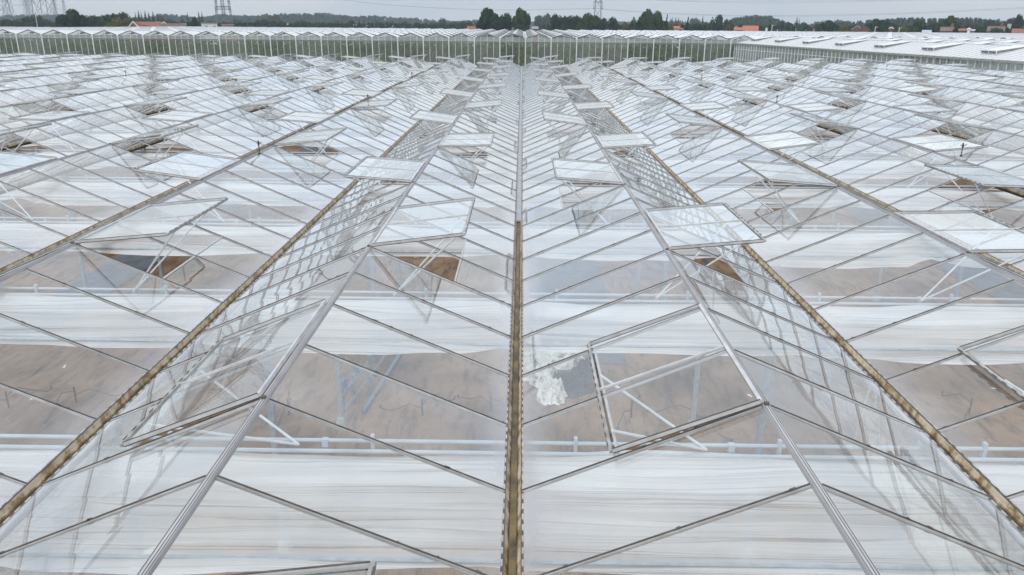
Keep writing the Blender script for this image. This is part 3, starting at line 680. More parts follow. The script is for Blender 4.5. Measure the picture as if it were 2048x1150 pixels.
# left to right
TL=[(10,38,26,420,'dark','dark tree at the far left edge under the lattice pylon'),
(36,37,24,430,'green','low green tree between the two leftmost pylons'),(52,33,22,430,'dark','dark bushy tree left of the big lattice pylon'),
(70,28,24,420,'green','taller green tree just left of the big lattice pylon'),(93,37,22,430,'grey','grey-green tree at the foot of the big lattice pylon'),
(113,39,24,430,'dark','low dark tree right of the big lattice pylon'),(124,47,20,320,'brown','low brownish tree at the foot of the big round tree'),
(142,19,44,285,'bigdark','big round dark tree standing alone left of the red barn'),(168,36,26,330,'dark','dark tree tucked against the right of the big round tree'),
(188,29,34,335,'dark','dark tree second in the clump left of the red barn'),(208,27,30,335,'green','green tree in the middle of the clump left of the red barn'),
(223,24,26,350,'dark','dark pointed tree at the back of the clump left of the barn'),(243,24,26,345,'dark','dark tree directly behind the yellowing one'),
(233,33,38,320,'yellow','yellowing broad tree just left of the red barn'),(262,33,34,340,'yellow','yellow-green tree behind the red barn roof'),
(284,38,30,345,'green','green tree behind the right half of the red barn'),(270,27,5,420,'poplar','leftmost slim poplar behind the red barn'),
(277,24,6,420,'poplar','tallest slim poplar above the red barn'),(282,27,5,430,'poplar','short poplar next to the tallest one'),(290,24.5,6,420,'poplar','slim tall poplar above the barn ridge'),
(297,27,6,430,'poplar','poplar with broad base right of the barn ridge'),(305,26,7,420,'poplar','dark poplar past the right end of the barn roof'),(315,29,6,430,'poplar','rightmost poplar of the row behind the barn'),
(323,30,16,450,'yellow','yellowish tree right of the poplar row'),(341,37,18,500,'grey','grey tree over the small red roofs'),(365,37,14,500,'dark','dark tree left of the lone dark conifer-like tree'),
(384,34,20,300,'bigdark','dense dark tree standing left of the white modern building'),(375,27,4,600,'poplar','lone slim poplar left of the white modern building'),(397,26,5,560,'poplar','left one of two poplars above the white building'),
(403,26,5,560,'poplar','right one of two poplars above the white building'),(470,37,20,600,'grey','grey-green tree right of the three-legged pylon'),
(516,38,15,480,'dark','small dark tree at the left foot of the wooded ridge'),(528,38,18,470,'dark','dark round tree second at the foot of the wooded ridge'),(546,40,17,480,'dark','blue-dark tree third at the foot of the wooded ridge'),
(538,29,16,620,'yellow','pale yellow tree on the skyline of the wooded ridge'),(553,29,13,620,'brown','russet tree on the skyline of the wooded ridge'),(562,41,11,470,'dark','narrow dark tree left of the small pink house'),
(594,41,13,480,'dark','small dark tree right of the pink house'),(606,39,17,490,'brown','brown-leaved tree under the middle of the wooded ridge'),(618,43,12,480,'green','low green tree right of the brown-leaved one'),
(643,43,18,480,'green','green tree left of the golden one'),(657,43,18,490,'dark','dark tree touching the golden one'),(678,40,19,470,'yellow','golden tree in front of the wooded ridge'),(693,46,14,420,'green','small green tree right of the golden tree'),
(702,40,16,470,'dark','dark blue-green tree left of the columnar one'),(718,38,6,420,'conifer','dark columnar conifer left of the grey sheds'),(755,41,10,600,'dark','dark spire-like tree above the grey sheds'),(783,41,20,620,'grey','grey tree above the long grey shed'),
(808,43,18,620,'dark','dark tree above the blue-roofed shed'),(835,45,18,450,'dark','dark bush right of the blue-roofed shed'),(866,43,20,520,'grey','grey-green tree left in the clump before the giant oak'),(885,35,16,540,'grey','tallest grey-green tree before the giant oak'),
(905,41,26,520,'grey','broad grey-green tree in the clump before the giant oak'),(925,41,22,520,'dark','dark tree behind the pink-roofed house'),(938,42,13,520,'dark','small dark tree right of the pink-roofed house'),
(984,17,54,285,'bigdark','giant dark oak left of the central gutter line'),(1012,26,26,285,'dark','lower dark tree joined to the right of the giant oak'),(962,38,22,290,'dark','left shoulder tree of the giant oak'),
(1043,18,32,285,'biggreen','tall tree right of the giant oak on the central line'),(1040,47,30,282,'green','light green bush at the foot of the central trees'),
(1082,29,28,560,'grey','pale grey-green tree behind the red shed'),(1095,27,15,570,'brown','pale russet tree behind the red shed'),(1113,28,26,330,'dark','dark tree first in the row right of the red shed'),
(1128,29,24,330,'dark','dark tree second in the row right of the red shed'),(1143,31,22,335,'dark','dark tree third in the row right of the red shed'),(1156,28,22,330,'dark','dark tree fourth in the row, left of the broad green one'),
(1180,28,44,320,'biggreen','broad green tree in front of the centre pylon'),(1206,33,22,335,'dark','dark green tree right of the centre pylon'),(1227,34,22,340,'dark','dark brownish tree second right of the centre pylon'),(1252,43,24,330,'yellow','low yellow-green bush left of the great tree'),
(1267,35,6,600,'poplar','lone poplar left of the great tree'),(1273,42,20,340,'dark','dark tree at the left foot of the great tree'),(1284,27,34,300,'green','left half of the great twin-crowned tree'),(1297,20,30,300,'biggreen','pointed middle crown of the great tree right of centre'),
(1313,24,34,300,'biggreen','right crown of the great tree right of centre'),(1334,32,12,300,'conifer','dark conifer at the right edge of the great tree'),(1341,38,5,700,'poplar','far poplar first in the group of four'),(1345,36,5,700,'poplar','far poplar second in the group of four'),
(1352,37,6,700,'poplar','far poplar third in the group of four'),(1357,37,5,700,'poplar','far poplar fourth in the group of four'),(1341,49,16,300,'yellow','yellow-green bush left of the small orange-roofed house'),(1365,43,8,330,'conifer','small conifer right of the small orange-roofed house'),
(1376,37,14,330,'conifer','larger conifer right of the small orange-roofed house'),(1390,35,22,800,'grey','far blue-grey round tree between conifer and poplar'),(1406,34,5,620,'poplar','lone leaning poplar left of the pale tall tree'),(1386,45,14,340,'green','green tree behind the larger conifer'),
(1397,46,16,330,'dark','dark low tree left of the lone poplar'),(1414,44,20,335,'green','green low tree below the lone poplar'),(1437,27,24,340,'grey','tall pale tree left of the orange-roofed farm'),(1441,43,15,320,'dark','dark tree in front of the pale tall tree'),
(1456,36,16,350,'grey','narrow grey tree right of the pale tall one'),(1455,47,13,320,'yellow','bright green bush left of the orange-roofed farm'),(1465,45,9,330,'brown','russet tree touching the orange-roofed farm'),(1541,42,9,300,'conifer','dark cypress right of the white gable'),
(1563,40,18,480,'dark','dark tree above the left end of the long blue roof'),(1579,42,24,470,'dark','dark tree above the middle of the long blue roof'),(1594,37,7,480,'poplar','stout poplar above the long blue roof'),(1599,39,3,480,'poplar','thin poplar beside the stout one'),(1609,44,16,470,'dark','dark tree right of the stout poplar'),
(1644,43,28,340,'dark','left part of the wide dark dome of trees'),(1658,41,30,340,'bigdark','middle of the wide dark dome of trees'),(1671,44,22,340,'dark','right part of the wide dark dome of trees'),(1688,50,22,320,'yellow','yellow-green bush left of the brown gabled house'),
(1706,49,20,330,'green','green bush behind the brown gabled house'),(1752,38,30,340,'bigdark','dark tree right of the brown gabled house'),(1768,37,26,345,'dark','dark tree second right of the brown gabled house'),(1788,43,26,335,'green','green tree behind the white bargeboards'),
(1812,50,24,320,'yellow','olive bush between bargeboards and rounded tree'),(1830,52,20,318,'green','low bush in front of the rounded tree'),(1840,37,26,335,'green','rounded green tree in the right-hand row'),(1868,43,24,325,'green','green tree left of the long brown roof'),
(1901,33,28,340,'biggreen','tallest green tree above the long brown roof'),(1913,53,10,310,'dark','dark cypress-like bush at the right end of the brown roof'),(1935,47,22,335,'brown','brownish tree behind the white-gabled house'),(1957,50,14,320,'green','small green tree right of the grey shed roof'),
(1948,46,18,345,'green','green tree above the grey shed roof'),(1982,38,16,480,'dark','dark far tree above the chimneys'),(2005,41,20,335,'green','green tree right of the chimneys'),(1993,53,24,312,'green','broad low green bush before the far brown roof'),
(2016,52,16,312,'dark','dark bush left of the red roof at the far right'),(2030,33,26,400,'grey','grey-blue tree above the red roof at the far right'),(2046,30,24,330,'bigdark','tall dark tree cut by the right edge of the photo')]
for a in TL: tree(*a)

# woods on the skyline: far masses
def wood(name,label,x0,x1,tops,d,depth,mat,seed,lobe=9.,spiky=False,dens=26):
    rnd=random.Random(seed); m=MB(); n=int((x1-x0)*d/F_PX/ (lobe*.42))
    for i in range(max(n,3)):
        px=x0+(x1-x0)*(i+rnd.random())/max(n,3); f=(px-x0)/(x1-x0)*(len(tops)-1); k_=min(int(f),len(tops)-2); tp=tops[k_]+(tops[k_+1]-tops[k_])*(f-k_)
        for rowi in range(3):
            dd=d+depth*rowi/2+rnd.uniform(0,depth*.3)
            q=at_dist(px+rnd.uniform(-3,3),tp+rnd.uniform(-.2,1.8)+(2-rowi)*1.3,dd); hz=q.z; r=lobe*rnd.uniform(.35,.6)
            for _ in range(dens):
                if spiky:
                    t=rnd.random(); dv=Vector((rnd.gauss(0,.35)*(1-t),rnd.gauss(0,.35)*(1-t),0)); pp=Vector((q.x,q.y,hz-t*0-(1-t)*r*2.2))+dv*r
                else:
                    dv=Vector((rnd.gauss(0,1),rnd.gauss(0,1),abs(rnd.gauss(0,1)))).normalized(); pp=Vector((q.x,q.y,hz-r))+dv*r
                s_=lobe*.12*rnd.uniform(.6,1.4); u=Vector((rnd.uniform(-1,1),rnd.uniform(-1,1),rnd.uniform(-.3,.3)))*s_; w_=Vector((rnd.uniform(-.4,.4),rnd.uniform(-.4,.4),1))*s_
                m.quad(pp-u-w_,pp+u-w_*.7,pp+u*.8+w_,pp-u+w_)
            for _ in range(dens//2):
                zz=rnd.uniform(3,max(4,hz-r)); pp=Vector((q.x+rnd.uniform(-r,r),q.y+rnd.uniform(-r,r),zz)); s_=lobe*.2
                u=Vector((rnd.uniform(-1,1),rnd.uniform(-.6,.6),0))*s_; w_=Vector((0,rnd.uniform(-.3,.3),1))*s_; m.quad(pp-u-w_,pp+u-w_,pp+u+w_,pp-u+w_)
    o=kind(m.obj(name,mat),'stuff'); tag(o,label,'wood'); return o
wood('far_wood','hazy blue woodland on the horizon at the far left',-10,330,[33,31,31,31,32,36,36,34],1100,160,F_GREY,1,14)
wood('far_wood','hazy wooded rise between poplars and the three-legged pylon',310,520,[30,29.5,31,35,33,29,31,33,34],900,140,F_GREY,2,13)
wood('far_wood','long rounded wooded ridge left of centre',500,760,[34,31,29,28.5,29,28,28,31,34,33,33],850,160,F_GREY,3,13)
wood('far_wood','low wooded ridge sloping down towards the giant oak',745,985,[33,35,36,38,41,43,41,40,41],950,160,F_GREY,4,13)
wood('far_wood','distant blue trees right of the central trees',1000,1300,[42,43,42,42,44,43],1100,120,F_GREY,5,12)
wood('far_wood','distant blue trees behind the poplars right of centre',1300,1480,[44,43,44,45,44],1000,120,F_GREY,6,12)
wood('far_wood','dense poplar plantation behind the orange-roofed farm',1466,1556,[37,35,33,32,32,32,34,41],620,90,F_GREY,7,8,dens=34)
wood('far_wood','hazy trees behind the long blue roof',1545,1700,[46,47,49,48,42,42,43],900,90,F_GREY,8,10)
wood('far_wood','jagged dark pine wood behind the brown gabled house',1670,1790,[43,44,42,40,40,38],700,90,F_BLUE,9,8,spiky=True,dens=40)
wood('far_wood','jagged pine wood along the right-hand skyline',1770,2000,[38,37,36,37,38,37,36,37,39,40],640,90,F_BLUE,10,8,spiky=True,dens=40)
wood('far_wood','hazy trees on the skyline at the far right edge',1930,2070,[40,39,42,44,40,39],900,90,F_GREY,11,10)
wood('hedge_belt','low dark belt of bushes and hedges left, right behind the far roofs',-10,960,[43,44,45,46,45,46,47,47,48,47],400,40,F_DARK,12,5,dens=16)
wood('hedge_belt','low dark belt of bushes and hedges on the right behind the far roofs',1095,2060,[50,50,49,50,52,54,54,54,55,55],372,30,F_DARK,13,5,dens=16)

# ------------------------------------------------------------------ houses
TILE_R=plain('red_roof_tiles',(.25,.095,.065),(.17,.07,.05),rough=.8,scale=.9,detail=6)
TILE_O=plain('orange_roof_tiles',(.38,.13,.07),(.28,.10,.055),rough=.8,scale=.9,detail=6)
TILE_B=plain('brown_roof_tiles',(.17,.11,.085),(.11,.075,.06),rough=.85,scale=.9,detail=6)
SLATE=plain('grey_roof_sheets',(.24,.26,.29),(.17,.19,.21),rough=.6,scale=.6)
BLUER=plain('blue_grey_roof_sheets',(.33,.42,.52),(.28,.36,.45),rough=.5,scale=.6)
WHITEW=plain('white_render',(.70,.70,.68),(.60,.60,.57),rough=.8,scale=.6)
BRICK=plain('brick_wall',(.22,.10,.07),(.16,.075,.055),rough=.9,scale=1.5,detail=7)
PINKB=plain('pale_brick_wall',(.38,.22,.17),(.32,.18,.14),rough=.9,scale=1.5,detail=7)
WIN=plain('window_glass',(.03,.035,.04),(.05,.055,.06),rough=.15)
def house(name,label,px0,px1,ytop,d,roofm,wallm,style='gable_side',trim=None,chim=False,eave=None,cat='house'):
    """px0..px1 and the ridge's pixel height give its width and height at distance d"""
    a=at_dist(px0,ytop,d); b=at_dist(px1,ytop,d); w=(b-a).length; zt=a.z+.0; ctr=(a+b)/2
    e=eave if eave is not None else (max(2.4,zt-min(4.2,w*.35)) if style!='flat' else zt)
    t=thing(name,label,cat,(ctr.x,ctr.y,0),'buildings beyond the glasshouses',rz=math.atan2(b.y-a.y,b.x-a.x))
    hw=w/2; dp=8.
    m=MB()
    if style=='flat':
        m.box(-hw,hw,0,dp,0,zt-.35); m.obj('wall',wallm,t); m=MB(); m.box(-hw-.2,hw+.2,-.2,dp+.2,zt-.35,zt); m.obj('roof',roofm,t)
    elif style=='side':       # ridge across the view
        m.box(-hw+.3,hw-.3,.3,dp-.3,0,e); 
        for x in (-hw+.3,hw-.3): m.quad((x,.3,e),(x,dp-.3,e),(x,dp/2,zt-.15))
        m.obj('wall',wallm,t); m=MB(); th=Vector((0,0,.18))
        for y in (0,dp):
            q=[Vector((-hw,y,e)),Vector((hw,y,e)),Vector((hw,dp/2,zt-.18)),Vector((-hw,dp/2,zt-.18))]; m.hexa(q+[v+th for v in q])
        ro=m.obj('roof',roofm,t)
        if chim: m=MB(); m.box(hw*.4,hw*.4+.8,dp/2-.4,dp/2+.4,zt-1,zt+1.1); m.obj('chimney',BRICK,ro)
    else:                     # gable end faces the viewer
        dl=12.
        m.box(-hw+.2,hw-.2,.2,dl-.2,0,e); m.quad((-hw+.2,.2,e),(hw-.2,.2,e),(0,.2,zt-.15)); m.quad((-hw+.2,dl-.2,e),(hw-.2,dl-.2,e),(0,dl-.2,zt-.15)); m.obj('wall',wallm,t)
        m=MB(); th=Vector((0,0,.2))
        for x in (-hw,hw):
            q=[Vector((x,0,e-.1)),Vector((x,dl,e-.1)),Vector((0,dl,zt-.2)),Vector((0,0,zt-.2))]; m.hexa(q+[v+th for v in q])
        ro=m.obj('roof',roofm,t)
        if trim:
            m=MB(); m.bar((-hw,-.1,e),(0,-.1,zt),.25,.35); m.bar((hw,-.1,e),(0,-.1,zt),.25,.35); m.obj('bargeboard',trim,ro)
    if style!='gable' or w>6:
        m=MB(); x=-hw+1.2
        while x<hw-1.6:
            zz=(e if style!='flat' else zt-.4); m.box(x,x+1.1,(.3 if style=='side' else .2 if style=='gable' else 0)-.04,(.3 if style=='side' else .2 if style=='gable' else 0)+.02,zz-2.1,zz-.8); x+=2.8
        if m.v: m.obj('windows',WIN,t)
    return t
# the barn with its gable towards the viewer's left: built by hand
q0=at_dist(266,43.2,292); t=thing('barn','red-tiled barn with white bargeboards, gable turned to the left','barn',(q0.x,q0.y,0),rz=.05)
hz=q0.z; hw=2.25; ln=7.9
m=MB(); m.box(-hw,hw+ln,.2,8,0,hz-2.4); m.quad((-hw+.1,.1,hz-2.4),(hw-.1,.1,hz-2.4),(0,.1,hz-.1)); m.obj('wall',BRICK,t)
m=MB(); sk=Vector((5.2,5.5,0))
m.hexa([Vector((0,0,hz-.15)),Vector((hw,0,hz-2.5)),Vector((hw+ln-1.3,3,hz-2.5)),Vector((4.8,6,hz-.15)),Vector((0,0,hz)),Vector((hw,0,hz-2.35)),Vector((hw+ln-1.3,3,hz-2.35)),Vector((4.8,6,hz))]); m.hexa([Vector((0,0,hz-.15)),Vector((-hw,0,hz-2.5)),Vector((-hw+4.8,6,hz-2.5)),Vector((4.8,6,hz-.15)),Vector((0,0,hz)),Vector((-hw,0,hz-2.35)),Vector((-hw+4.8,6,hz-2.35)),Vector((4.8,6,hz))]); ro=m.obj('roof',TILE_R,t)
m=MB(); m.bar((-hw,-.12,hz-2.4),(0,-.12,hz+.02),.2,.3); m.bar((hw,-.12,hz-2.4),(0,-.12,hz+.02),.2,.3); m.obj('bargeboard',WHITEW,ro)
HL=[('house','low brown-roofed building right of the red barn',309,378,46.5,330,TILE_B,BRICK,'side',None,False,None),
('house','small pink-roofed house above the low brown roof',311,323,43,420,TILE_R,WHITEW,'side',None,False,None),
('house','small red-roofed house with white gable behind the low brown roof',322,333,43.5,400,TILE_R,WHITEW,'gable',WHITEW,False,None),
('house','small red-roofed house left of the dark lone tree',358,372,46,410,TILE_R,WHITEW,'side',None,False,None),
('office_building','white flat-roofed modern building left of the three-legged pylon',402,434,45,330,SLATE,WHITEW,'flat',None,False,None),
('building','pink brick flat block at the foot of the three-legged pylon',443,467,48,310,PINKB,PINKB,'flat',None,False,None),
('house','tiny pink-roofed house at the foot of the wooded ridge',571,579,45.5,450,TILE_R,WHITEW,'gable',None,False,None),
('house','tiny white house with small roof left of the columnar conifer',706,713,49,420,SLATE,WHITEW,'side',None,True,None),
('shed','pale grey shed left of the long grey shed',728,762,50.5,430,SLATE,WHITEW,'side',None,False,None),
('shed','long grey-roofed shed left of the pink-red roofs',770,795,51,430,BLUER,SLATE,'side',None,False,None),
('house','low pink-red roof between the grey shed and the blue shed',795,805,52,430,TILE_R,BRICK,'side',None,False,None),
('shed','low shed with orange front and pale blue roof',804,824,52,425,BLUER,TILE_O,'side',None,False,None),
('house','pink-red roofed house left of the giant oak',934,953,52,340,TILE_R,WHITEW,'side',None,True,None),
('shed','red-walled shed with grey roof right of the central trees',1063,1077,53,330,SLATE,TILE_R,'side',None,False,None),
('house','small orange-roofed house with tall chimney right of the great tree',1345,1361,52,310,TILE_O,WHITEW,'side',None,True,None),
('shed','low orange-roofed annex beside the small orange-roofed house',1360,1367,56.5,308,TILE_O,BRICK,'side',None,False,None),
('farmhouse','bright orange-roofed farm, taller right wing',1485,1518,51,300,TILE_O,BRICK,'side',None,False,None),
('farmhouse','bright orange-roofed farm, lower left wing',1468,1485,54.5,300,TILE_O,BRICK,'side',None,False,None),
('house','small beige gable rising behind the orange-roofed farm',1469,1478,49,330,TILE_B,PINKB,'gable',None,False,None),
('house','small white gable left of the dark cypress',1530,1537,53.5,320,TILE_B,WHITEW,'gable',None,False,None),
('warehouse','long low building with pale blue roof behind the cypress',1554,1590,57.3,380,BLUER,WHITEW,'side',None,False,None),
('warehouse','long low grey-roofed building right of the pale blue roof',1591,1615,57,385,SLATE,SLATE,'side',None,False,None),
('house','tiny pink house left of the dark dome of trees',1625,1631,56,320,TILE_R,PINKB,'gable',None,True,None),
('house','slate-roofed house left of the brown gable',1703,1727,51.5,310,SLATE,BRICK,'gable',SLATE,True,None),
('house','brown gabled house with one attic window',1718,1741,52.5,300,TILE_B,BRICK,'gable',TILE_B,False,None),
('house','dark-roofed house with white bargeboards at the right',1778,1788,54,300,SLATE,BRICK,'gable',WHITEW,False,None),
('shed','long pale grey roof low among the trees at the right',1844,1864,60,300,BLUER,SLATE,'side',None,False,None),
('house','long reddish-brown roof in front of the tallest right-hand tree',1881,1910,53.5,310,TILE_B,BRICK,'side',None,True,None),
('house','orange-brown roofed house beside the white gable',1917,1934,57,300,TILE_R,BRICK,'side',None,False,None),
('house','white-fronted house with blue-grey roof at the right',1934,1943,56,296,BLUER,WHITEW,'gable',WHITEW,False,None),
('shed','blue-grey shed roof right of the white-fronted house',1940,1951,58.5,300,BLUER,SLATE,'side',None,False,None),
('house','broad brown roof near the right edge behind low bushes',1975,2012,52,318,TILE_B,BRICK,'side',None,True,None),
('house','red-tiled roof at the right edge of the photo',2024,2056,57,300,TILE_R,BRICK,'side',None,True,None),
('house','white-topped house peeping through the trees at the far right',2014,2024,48,350,SLATE,WHITEW,'gable',WHITEW,False,None)]
for n_,lb,*r_ in HL: house(n_,lb,*r_,cat=n_.replace('_',' '))
def pole(px,y0,y1,d,lb,mat=ALUW,r=.12):
    a=at_dist(px,y0,d); m=MB(); m.tube((0,0,0),(0,0,a.z),r*1.2,r,n=6); m.box(-.1,.7,-.1,.1,a.z-.15,a.z); o=m.obj('lamp_post',mat); o.location=(a.x,a.y,0); tag(o,lb,'lamp post')
pole(1544.5,50,60,305,'thin pale lamp post beside the dark cypress'); pole(1751,53.5,61,300,'short pale lamp post right of the brown gabled house'); pole(1799,55,62,300,'pale lamp post right of the white bargeboards')
pole(71,31,56,300,'thin pale leaning mast left of the big lattice pylon',r=.09)

# ------------------------------------------------------------------ pylons and cables
def lattice(m,base,top,wb,wt,z0,z1,nseg,th,cx=0.,cx1=0.):
    cs=[(-1,-1),(1,-1),(1,1),(-1,1)]
    def P_(k_,t): w=(wb+(wt-wb)*t)/2; return Vector((cx+(cx1-cx)*t+cs[k_][0]*w,cs[k_][1]*w,z0+(z1-z0)*t))
    for k_ in range(4): m.bar(P_(k_,0),P_(k_,1),th,th)
    for i in range(nseg):
        t0=1-(1-i/nseg)**1.15; t1=1-(1-(i+1)/nseg)**1.15
        for k_ in range(4):
            k2=(k_+1)%4; m.bar(P_(k_,t0),P_(k2,t1),th*.55,th*.55); m.bar(P_(k2,t0),P_(k_,t1),th*.55,th*.55); m.bar(P_(k_,t1),P_(k2,t1),th*.5,th*.5)
def pylon(px,d,wb,wt,H,label,arms=((.62,7),(.78,6),(.92,5)),th=.18,nseg=7):
    q=at_dist(px,40,d); t=thing('pylon',label,'pylon',(q.x,q.y,0),'lattice electricity pylons')
    m=MB(); lattice(m,0,0,wb,wt,0,H,nseg,th); m.obj('tower',STEEL,t)
    for fr,l in arms:
        z=H*fr; m=MB()
        for sg in (-1,1):
            for yy in (-.5,.5): m.bar((0,yy,z),(sg*l,0,z),th*.7,th*.7); m.bar((0,yy,z+1.6),(sg*l,0,z),th*.6,th*.6)
            m.tube((sg*l,0,z),(sg*l,0,z-3.2),.16,n=5)
        m.obj('crossarm',STEEL,t)
    return t
pylon(92,440,8.2,2.2,56,'largest lattice pylon, at the upper left',arms=((.8,8),(.92,7)),th=.20)
pylon(-6,500,12,2.5,56,'lattice pylon cut by the left edge of the photo',arms=((.8,8),(.92,7)),th=.20)
pylon(20,820,7,1.8,52,'slim lattice pylon second from the left edge',th=.22)
pylon(57,1150,7,1.8,42,'faint slim pylon left one of a close pair',th=.24); pylon(63,1050,7,1.8,46,'faint slim pylon right one of a close pair',th=.24)
pylon(114,1500,7,1.8,42,'tiny distant pylon left of the big round tree',th=.3); pylon(132,1700,7,1.8,44,'tiny distant pylon rising above the big round tree',th=.3)
# three-legged portal tower
q=at_dist(449,40,500); t=thing('pylon','three-legged portal pylon with centre mast and crossbar','pylon',(q.x,q.y,0),'lattice electricity pylons')
m=MB(); lattice(m,0,0,1.4,1.4,0,48,14,.15,cx=.3,cx1=-1.2); m.obj('mast',STEEL,t)
for sg in (-1,1):
    m=MB(); lattice(m,0,0,.9,.8,0,48,12,.13,cx=sg*4.7,cx1=sg*2.2-.6); m.obj('leg',STEEL,t)
zc=at_dist(449,13,500).z; m=MB(); m.bar((-4.2,0,zc),(3.9,0,zc),.5,.4); m.bar((-4.2,0,zc-1.6),(3.9,0,zc-1.6),.25,.25)
x=-4.2
while x<3.8: m.bar((x,0,zc),(x+.8,0,zc-1.6),.18,.18); x+=.8
m.obj('crossbar',STEEL,t)
# centre pylon
q=at_dist(1195,40,560); za=at_dist(1195,4.2,560).z; zi=at_dist(1195,17.5,560).z
t=thing('pylon','lattice pylon with hanging insulators right of the central trees','pylon',(q.x,q.y,0),'lattice electricity pylons')
m=MB(); lattice(m,0,0,5.2,2.4,0,46,8,.2); m.obj('tower',STEEL,t)
for sg in (-1,1):
    m=MB(); m.bar((0,0,za),(sg*3.0,0,za),.4,.4); m.bar((0,0,za+2),(sg*3.0,0,za),.25,.25); m.tube((sg*2.95,0,za),(sg*2.95,0,zi+.3),.14,n=6); m.tube((sg*2.95,0,zi-.3),(sg*2.95,0,zi+.5),.38,n=8); m.obj('crossarm',STEEL,t)
m=MB(); m.bar((-7,0,40),(7,0,40),.4,.4); m.obj('crossarm',STEEL,t)
def wire(pts,d,label,r=.055):
    m=MB(); P_=[]
    n=len(pts)
    for i in range(n-1):
        for q in range(6):
            f=q/6; p0=pts[max(i-1,0)]; p1=pts[i]; p2=pts[i+1]; p3=pts[min(i+2,n-1)]
            cr_=lambda a,b,c_,e:.5*((2*b)+(-a+c_)*f+(2*a-5*b+4*c_-e)*f*f+(-a+3*b-3*c_+e)*f**3)
            P_.append(at_dist(cr_(p0[0],p1[0],p2[0],p3[0]),cr_(p0[1],p1[1],p2[1],p3[1]),d))
    P_.append(at_dist(*pts[-1],d))
    for a,b in zip(P_[:-1],P_[1:]): m.tube(a,b,r,n=4)
    o=m.obj('power_cable',WIRE); tag(o,label,'cable','power cables strung between the pylons')
wire([(640,-5),(690,0),(760,8),(850,14.5),(940,18.6),(1040,20),(1120,18.5),(1187.5,17)],560,'power cable sagging from the upper left to the centre pylon',.09)
wire([(1203,17.5),(1250,21.5),(1330,26.2),(1420,29.4),(1510,31),(1640,30.2),(1760,27.5),(1900,22.3),(2060,14)],560,'upper one of the two low cables right of the centre pylon',.06)
wire([(1203,18.5),(1250,22.3),(1330,27.2),(1420,30.8),(1510,33),(1640,32.2),(1760,29.5),(1900,24.3),(2060,16.5)],560,'lower one of the two low cables right of the centre pylon',.05)
wire([(1280,-2),(1350,1.),(1430,3.2),(1520,3.6),(1640,2.6),(1760,.8),(1800,-1)],600,'upper one of the two cables near the top right',.055)
wire([(1290,-1),(1360,2.6),(1440,5.0),(1530,6.2),(1640,5.2),(1760,2.6),(1860,-1)],600,'lower one of the two cables near the top right',.055)
wire([(0,20),(20,15),(40,6),(57,6),(75,3),(92,-4)],700,'faint cable sagging among the pylons at the left',.05)
wire([(5,-4),(30,10),(60,9),(92,-3)],600,'faint lower cable between the two leftmost pylons',.05)

# ------------------------------------------------------------------ sky and sun
SUN_EL,SUN_AZ=R(48),R(205)
wd=bpy.data.worlds.new('World'); scene.world=wd; wd.use_nodes=True; ns=wd.node_tree.nodes; ls=wd.node_tree.links; ns.clear()
o=N(ns,'ShaderNodeOutputWorld'); bg=N(ns,'ShaderNodeBackground',Strength=.10); ls.new(bg.outputs[0],o.inputs[0])
sk=N(ns,'ShaderNodeTexSky',sky_type='NISHITA'); sk.sun_disc=False; sk.sun_elevation=SUN_EL; sk.sun_rotation=SUN_AZ; sk.air_density=1.2; sk.dust_density=3.
tc_=N(ns,'ShaderNodeTexCoord'); sx=N(ns,'ShaderNodeSeparateXYZ'); ls.new(tc_.outputs['Generated'],sx.inputs[0])
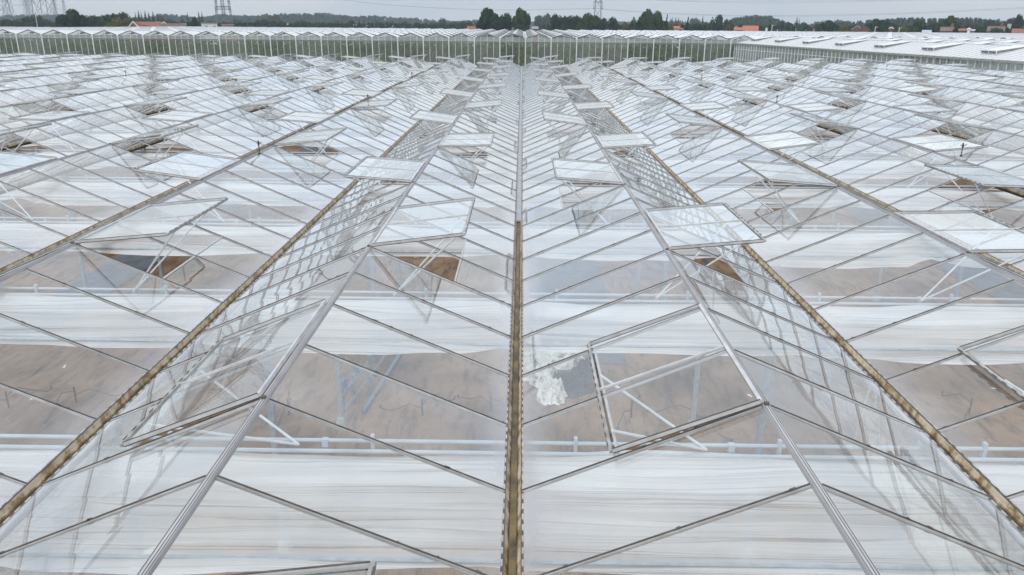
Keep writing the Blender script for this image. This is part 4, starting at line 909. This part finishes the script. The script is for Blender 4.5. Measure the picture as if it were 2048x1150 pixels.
# overcast layer: light grey at the horizon, brighter overhead, broken by soft cloud banks
grad=ramp(ns,ls,sx.outputs['Z'],[(0.,(4.4,4.58,4.75)),(.06,(4.5,4.7,5.0)),(.22,(6.6,6.95,7.5)),(.6,(7.9,8.35,9.1)),(1.,(8.6,9.1,9.9))])
mp=N(ns,'ShaderNodeMapping'); mp.inputs['Scale'].default_value=(1.6,1.6,9.); ls.new(tc_.outputs['Generated'],mp.inputs['Vector'])
nz=N(ns,'ShaderNodeTexNoise',Scale=1.6,Detail=6.,Roughness=.55,Distortion=.3); ls.new(mp.outputs[0],nz.inputs['Vector'])
cl=ramp(ns,ls,nz.outputs['Fac'],[(.35,(.84,.89,.97)),(.5,(1,1,1)),(.66,(1.17,1.11,1.03))])
mu=N(ns,'ShaderNodeMix',data_type='RGBA',blend_type='MULTIPLY'); mu.inputs[0].default_value=1.; ls.new(grad,mu.inputs[6]); ls.new(cl,mu.inputs[7])
mx=N(ns,'ShaderNodeMix',data_type='RGBA'); mx.inputs[0].default_value=.88; ls.new(sk.outputs[0],mx.inputs[6]); ls.new(mu.outputs[2],mx.inputs[7]); ls.new(mx.outputs[2],bg.inputs[0])
ld=bpy.data.lights.new('sun','SUN'); ld.energy=.9; ld.angle=R(14); ld.color=(1,.975,.94); lo=bpy.data.objects.new('sun',ld); COL.objects.link(lo)
dv=Vector((math.sin(SUN_AZ)*math.cos(SUN_EL),math.cos(SUN_AZ)*math.cos(SUN_EL),math.sin(SUN_EL)))
lo.rotation_euler=dv.to_track_quat('Z','Y').to_euler()

# ------------------------------------------------------------------ the air
hm,hn,hl=nm('haze_air'); ho=N(hn,'ShaderNodeOutputMaterial'); pv=N(hn,'ShaderNodeVolumePrincipled'); pv.inputs['Color'].default_value=(.74,.86,.98,1); pv.inputs['Density'].default_value=.00030; pv.inputs['Anisotropy'].default_value=.2
hl.new(pv.outputs[0],ho.inputs['Volume'])
h_=MB(); h_.box(-2600,2600,-60,2400,-1,75); kind(h_.obj('haze',hm),'stuff')
# ------------------------------------------------------------------ render settings
vs_=scene.view_settings; vs_.view_transform='Standard'; vs_.look='None'; vs_.gamma=1; vs_.exposure=.72
cy=scene.cycles; cy.max_bounces=10; cy.transparent_max_bounces=40; cy.glossy_bounces=4; cy.diffuse_bounces=3; cy.transmission_bounces=6; cy.use_denoising=True
cy.sample_clamp_indirect=6
